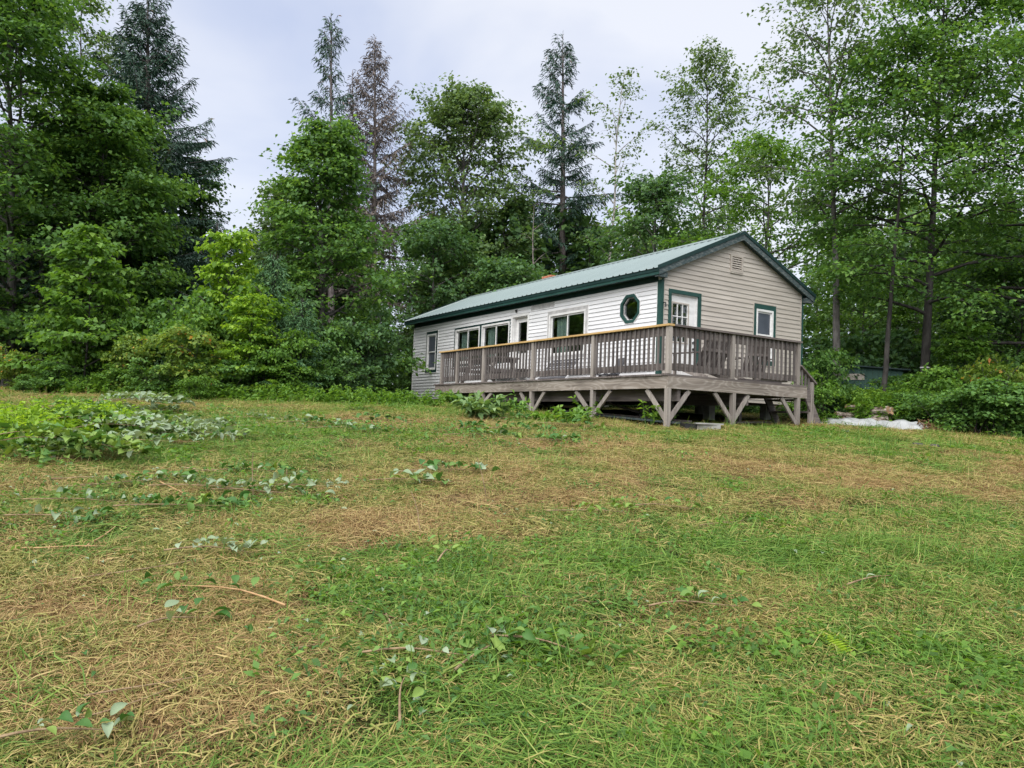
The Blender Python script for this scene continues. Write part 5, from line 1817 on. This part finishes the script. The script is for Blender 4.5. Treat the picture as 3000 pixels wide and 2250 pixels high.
CL = {'pale': [ovate(500 + i, .74 + .08 * (i % 4)) for i in range(6)], 'green': [ovate(510 + i, .06 + .10 * (i % 4)) for i in range(6)],
      'lime': [ovate(520 + i, .44 + .02 * i) for i in range(4)], 'maple': [ovate(530 + i, .26 + .08 * (i % 4), True) for i in range(5)]}
M['stick'] = plain_mat('cut_stick', (.15, .10, .06), (.33, .24, .14), (20, 20, 20), rough=.85)
M['stick2'] = plain_mat('peeled_stick', (.32, .19, .085), (.44, .29, .15), (20, 20, 20), rough=.8)
brr = np.random.default_rng(540)


def leaf_xf(o, loc, r, size, flat=.5, az=None):
    o.location = loc
    o.scale = (size,) * 3
    o.rotation_euler = (r.normal(0, flat), r.normal(-.15, flat * .7), r.uniform(0, 6.283) if az is None else az)


def cut_branch(px, py, length, heading, mix, nleaf, size, label, group=None, single=True, stick='stick', lift=.055, spread=1.0):
    """a cut leafy branch lying on the grass, butt at the given ground point"""
    r = brr
    g = gat(px, py)
    z0 = float(ground_z(g[0], g[1]))
    o = empty('cut_branch', (g[0], g[1], z0), heading, label, 'branch', group)
    n = 7
    pts = []
    ca, sa = math.cos(heading), math.sin(heading)
    for i in range(n):
        s = i / (n - 1) * length
        side = .06 * length * math.sin(i * .45 + px) * (i / n)
        wx, wy = g[0] + ca * s - sa * side, g[1] + sa * s + ca * side
        pts.append((s, side, float(ground_z(wx, wy)) - z0 + lift * (1 + .4 * math.sin(i * .7))))
    pts = np.array(pts)
    MB().tube(pts, np.linspace(.0065, .002, n), 6).obj('stem', M[stick], o)
    Vs, Fs, Ts, cnt = [], [], [], 0
    for k in range(nleaf):
        u = .25 + .78 * (k + r.random()) / nleaf
        c = interp(pts, min(u, 1.0)) + np.array([r.normal(0, .03), 0, 0])
        side = (1 if k % 2 else -1)
        c = c + np.array([r.uniform(-.03, .06), side * r.uniform(.01, .09) * spread * length ** .3, r.uniform(0, .05)])
        kind = r.choice(list(mix.keys()), p=np.array(list(mix.values())) / sum(mix.values()))
        me = CL[kind][r.integers(len(CL[kind]))]
        sz = size * r.uniform(.65, 1.25)
        lf = link('leaf', me, None, o) if single else bpy.data.objects.new('leaf', me)
        leaf_xf(lf, c, r, sz, .45, side * r.uniform(.2, 1.5))
        if not single:
            mw = np.array(Matrix.LocRotScale(lf.location, lf.rotation_euler, lf.scale))
            v = np.empty(len(me.vertices) * 3, np.float32)
            me.vertices.foreach_get('co', v)
            v = v.reshape(-1, 3) @ mw[:3, :3].T + mw[:3, 3]
            f = np.array([tuple(p_.vertices) for p_ in me.polygons])
            tt = np.empty(len(f), np.float32)
            me.attributes['tint'].data.foreach_get('value', tt)
            Vs.append(v); Fs.append(f + cnt); Ts.append(tt); cnt += len(v)
            bpy.data.objects.remove(lf)
    if not single:
        link('leaves', mesh_np('leaves', np.concatenate(Vs), np.concatenate(Fs), np.concatenate(Ts), smooth=True), LEAF['cut'], o)['kind'] = 'stuff'
    return o


PALE, GREEN, LIME, MIXD = {'pale': 9, 'green': 1}, {'green': 8, 'pale': 1, 'maple': 2}, {'lime': 6, 'green': 2}, {'green': 5, 'pale': 4, 'lime': 1}
cut_branch(480, 1635, .60, .15, PALE, 30, .08, 'cut branch with pale upturned leaves in the left middle of the lawn')
cut_branch(835, 1806, .95, 2.75, {'green': 9, 'pale': 1}, 11, .085, 'long peeled orange-brown stick with dark leaves at its far end', stick='stick2')
cut_branch(1170, 2160, .42, 1.7, {'pale': 5, 'lime': 3, 'green': 3}, 15, .068, 'short cut sprig with pale oval leaves near the bottom of the photo')
cut_branch(-20, 2210, .42, .35, {'pale': 5, 'lime': 3, 'green': 3}, 13, .075, 'cut sprig with big pale leaves in the bottom left corner')
cut_branch(1900, 1805, .62, .25, {'pale': 3, 'green': 5, 'lime': 2}, 20, .072, 'cut branch with glossy leaves right of the middle of the lawn')
cut_branch(1060, 1945, .60, .1, MIXD, 12, .075, 'thin cut sprig with scattered round leaves in the lower middle')
cut_branch(400, 1870, .35, .7, {'green': 6, 'pale': 1}, 7, .095, 'small sprig of dark leaves left of the lower middle')
cut_branch(1330, 2000, .55, 1.1, GREEN, 14, .085, 'green leafy sprig in the lush patch at the bottom middle')
cut_branch(1440, 1900, .60, -.3, {'green': 6, 'maple': 3, 'lime': 2}, 15, .085, 'green maple sprig in the lush patch below the centre')
cut_branch(2480, 1740, .5, .5, {'green': 7, 'pale': 1}, 10, .06, 'small green sprig on the right half of the lawn')
cut_branch(1600, 1515, .75, .1, LIME, 16, .085, 'yellow-green sprig in the centre of the lawn')
cut_branch(1850, 1500, .65, .2, LIME, 13, .085, 'yellow-green sprig right of the centre of the lawn')
cut_branch(1280, 1690, .35, 1.3, {'lime': 9}, 9, .075, 'small yellowish seedling standing in the middle of the lawn', lift=.10)
for i, (px, py, ln, hd, mx_, nl, sz) in enumerate([
        (60, 1480, 1.0, .1, MIXD, 30, .10), (330, 1500, 1.0, .25, GREEN, 34, .10), (430, 1440, 1.1, .05, PALE, 30, .10), (620, 1450, 1.0, -.1, MIXD, 30, .10),
        (560, 1395, 1.1, .2, GREEN, 32, .10), (720, 1440, .9, .3, PALE, 24, .10), (200, 1440, 1.0, .4, MIXD, 28, .10), (10, 1530, .7, .1, MIXD, 18, .11)]):
    cut_branch(px, py, ln, hd, mx_, nl, sz, ['leafy mixed branch at the left end of the strewn row','green leafy branch at the front middle of the strewn row','pale leafy branch in the middle of the strewn row','mixed leafy branch toward the right of the strewn row','green leafy branch at the back right of the strewn row','pale leafy branch at the right end of the strewn row','mixed leafy branch at the back left of the strewn row','big-leaved branch at the left edge in front of the strewn row'][i], 'cut branches strewn across the left lawn', single=False, lift=.05)
for i, (px, py, ln, hd, mx_, nl) in enumerate([(1300, 1285, 1.1, .2, GREEN, 34), (1400, 1265, 1.2, .0, {'green': 8, 'lime': 2}, 36), (1520, 1300, 1.0, .4, GREEN, 30), (1560, 1250, 1.2, -.1, {'green': 6, 'lime': 3}, 34),
                                              (1340, 1270, .8, 1.2, {'green': 9}, 30), (1450, 1235, 1.0, .3, GREEN, 28), (1150, 1400, 1.0, .2, {'green': 6, 'pale': 1}, 26), (1080, 1425, .8, .1, MIXD, 20)]):
    cut_branch(px, py, ln, hd, mx_, nl, .12, ['leafy cut branch left of those in front of the peony','leafy branch just below the peony clump','leafy branch nearest the camera below the deck posts','leafy branch close to the second deck post','dark leafy bunch sticking up below the peony','leafy branch closest to the peony','green leafy branch alone in the middle distance left of centre','small mixed leafy branch left of the lone green one'][i], 'cut branches below the deck', single=False, lift=.06)
for i, (px, py, ln, hd, mx_, nl) in enumerate([(660, 1232, 1.3, .05, PALE, 30), (800, 1250, 1.2, .2, MIXD, 30), (900, 1265, 1.0, .1, MIXD, 24), (1000, 1245, 1.0, .3, GREEN, 24)]):
    cut_branch(px, py, ln, hd, mx_, nl, .13, ['palest cut branch on the far lawn near the young spruces','second cut branch on the far lawn from the young spruces','third cut branch on the far lawn, halfway to the cabin','green cut branch on the far lawn nearest the cabin'][i], 'cut branches on the far lawn', single=False, lift=.06)
# the heap of cut saplings at the left
g = gat(70, 1290)
weeds('heap_weeds', 'lime green weeds growing round the cut heap at the left edge', g[0], g[1] + .5, 1.1, 1.1, 260, .42, 'bright', 64)
hr = np.random.default_rng(560)
for i in range(34):
    px, py = hr.uniform(-60, 440), hr.uniform(1195, 1310)
    if px < 160:
        py = hr.uniform(1210, 1350)
    pale = px > 120
    mx_ = {'pale': 9, 'green': 1, 'lime': 2} if pale else {'maple': 6, 'lime': 6, 'green': 1, 'pale': 1}
    lb, gp = ('cut sapling with whitish upturned leaves in the heap at the left', 'pale cut saplings in the left heap') if pale else ('cut maple sapling with green and yellowish leaves in the heap at the left edge', 'green cut saplings in the left heap')
    b = cut_branch(px, py, hr.uniform(1.1, 1.8), hr.uniform(-.6, .9), mx_, 95, .125, lb, gp, single=False, lift=.02 + .22 * hr.random() ** 1.5, spread=2.6)
    b.rotation_euler[1] = -hr.uniform(.0, .05)
# bare sticks
STICKS = ['pale stick lying level at the left edge below the strewn branches', 'short pale stick propped across the left-edge level stick', 'long thin stick slanting across the brown left patch',
          'thin pale stick just above the two short stubs in the middle', 'thin dark stick left of the two short stubs', 'left one of the two short stubs in the lower middle', 'right one of the two short stubs in the lower middle',
          'short dark stick lying left of the lush bottom patch', 'long thick stick at the back of the strewn row', 'long thin stick running right from the lawn centre', 'long thin stick low on the left lawn above the corner leaves',
          'thin stick below the long one low on the left', 'level stick in front of the cut heap', 'short pale stick in the strewn row of branches', 'far thin stick on the lawn left of the cabin', 'short thin stick on the right half of the lawn']
for (a, b, rd, mt) in [((60, 1628), (330, 1620), .009, 'stick2'), ((250, 1625), (335, 1560), .010, 'stick2'), ((200, 1722), (600, 1652), .007, 'stick'), ((1090, 1712), (1345, 1730), .006, 'stick2'),
                       ((1020, 1792), (1190, 1838), .007, 'stick'), ((1130, 1822), (1150, 1880), .009, 'stick'), ((1222, 1770), (1200, 1838), .009, 'stick'), ((870, 1936), (995, 1890), .007, 'stick'),
                       ((530, 1385), (790, 1412), .012, 'stick'), ((1480, 1772), (1800, 1792), .006, 'stick'), ((240, 2082), (660, 1990), .006, 'stick'), ((230, 2150), (520, 2040), .005, 'stick'),
                       ((150, 1418), (350, 1416), .010, 'stick'), ((470, 1425), (560, 1475), .010, 'stick2'), ((640, 1255), (840, 1262), .012, 'stick'), ((2050, 1560), (2200, 1530), .006, 'stick')]:
    g, h = gat(*a), gat(*b)
    s = np.linspace(0, 1, 6)[:, None]
    P = g + (h - g) * s
    P[:, 2] = ground_z(P[:, 0], P[:, 1]) + np.linspace(.05, .04, 6) + .006 * np.sin(s[:, 0] * 4 + a[0])
    P[:, 1] += .012 * np.sin(s[:, 0] * 4 + a[1])
    o = MB().tube(P, np.linspace(rd, rd * .5, 6) * .7, 6).obj('stick', M[mt])
    tag(o, STICKS.pop(0), 'stick', 'bare sticks on the lawn')
# thin cut stems still standing
for (x, y, h, lb) in ((742, 1462, .42, 'thin bare stem standing in the left lawn'), (1233, 1570, .36, 'thin bare stem standing left of the lawn centre'), (1425, 1460, .4, 'thin bent stem standing below the deck'), (840, 1440, .22, 'short bare stem beside the taller one in the left lawn')):
    g = gat(x, y)
    P = curve((g[0], g[1], float(ground_z(g[0], g[1]))), 2.6, 1.3, h, 5, brr, .1, .1)
    tag(MB().tube(P, np.linspace(.006, .003, 5), 5).obj('standing_stem', M['stick']), lb, 'stem')
# fern frond
g = gat(2525, 1930)
o = empty('fern', (g[0], g[1], float(ground_z(g[0], g[1]))), .9, 'single pale green fern frond on the right of the lawn', 'fern')
P = curve((0, 0, .02), 1.2, .5, .34, 8, brr, -.6, .02)
MB().tube(P, np.linspace(.004, .0015, 8), 4).obj('stalk', LEAF['bright'], o)
Pl, S, A_ = [], [], []
for k in range(15):
    u = .12 + .86 * k / 15
    for sg in (-1, 1):
        Pl.append(interp(P, u)); S.append(.13 * (1.05 - u) + .015); A_.append(1.2 + sg * 1.15)
V, Fq = leaf_quads(np.array(Pl), np.array(S), np.array(A_), np.full(len(S), .15), np.zeros(len(S)), brr, width=.13, fold=.03)
link('frond', mesh_np('frond', V, Fq, np.full(len(S), .9)), LEAF['bright'], o)
# loose leaves everywhere, thicker where branches were dragged
x, y = spots_xy(20000, 2.2, 20, 570)
r = np.random.default_rng(571)
w = .05 + .0 * x
for (px, py, rx, ry, s) in [(350, 1440, 2.2, .7, .9), (1250, 1950, .9, .5, .9), (1450, 1850, .8, .5, .8), (1400, 1270, 2.6, 1.2, .6), (700, 1240, 2.5, 1.5, .5), (200, 1560, 1.2, .4, .8), (1700, 1520, 1.2, .4, .5), (500, 1650, .8, .4, .5), (1150, 1620, .8, .25, .4), (60, 1500, 1.2, .5, .8), (1080, 1760, .5, .25, .5)]:
    g = gat(px, py)
    w = np.maximum(w, s * np.exp(-((x - g[0]) / rx) ** 2 - ((y - g[1]) / ry) ** 2))
k = r.random(len(x)) < w
x, y = x[k], y[k]
Vs, Fs, Ts, cnt = [], [], [], 0
pool = CL['green'] * 5 + CL['pale'] * 2 + CL['lime'] + CL['maple']
cache = {}
for xx, yy in zip(x, y):
    me = pool[r.integers(len(pool))]
    if me.name not in cache:
        v = np.empty(len(me.vertices) * 3, np.float32)
        me.vertices.foreach_get('co', v)
        cache[me.name] = (v.reshape(-1, 3), np.array([tuple(p_.vertices) for p_ in me.polygons]), me.attributes['tint'].data[0].value)
    v, f, tt = cache[me.name]
    mw = np.array(Matrix.LocRotScale(Vector((xx, yy, float(ground_z(xx, yy)) + r.uniform(.02, .06))), Matrix.Rotation(r.uniform(0, 6.28), 3, 'Z').to_quaternion() @ Matrix.Rotation(r.normal(0, .4), 3, 'X').to_quaternion(), Vector((1, 1, 1)) * r.uniform(.02, .06)))
    Vs.append(v @ mw[:3, :3].T + mw[:3, 3]); Fs.append(f + cnt); Ts.append(np.full(len(f), tt)); cnt += len(v)
tag(link('leaf_litter', mesh_np('leaf_litter', np.concatenate(Vs), np.concatenate(Fs), np.concatenate(Ts), smooth=True), LEAF['cut']), 'loose cut leaves scattered over the lawn', 'leaves', kind='stuff')
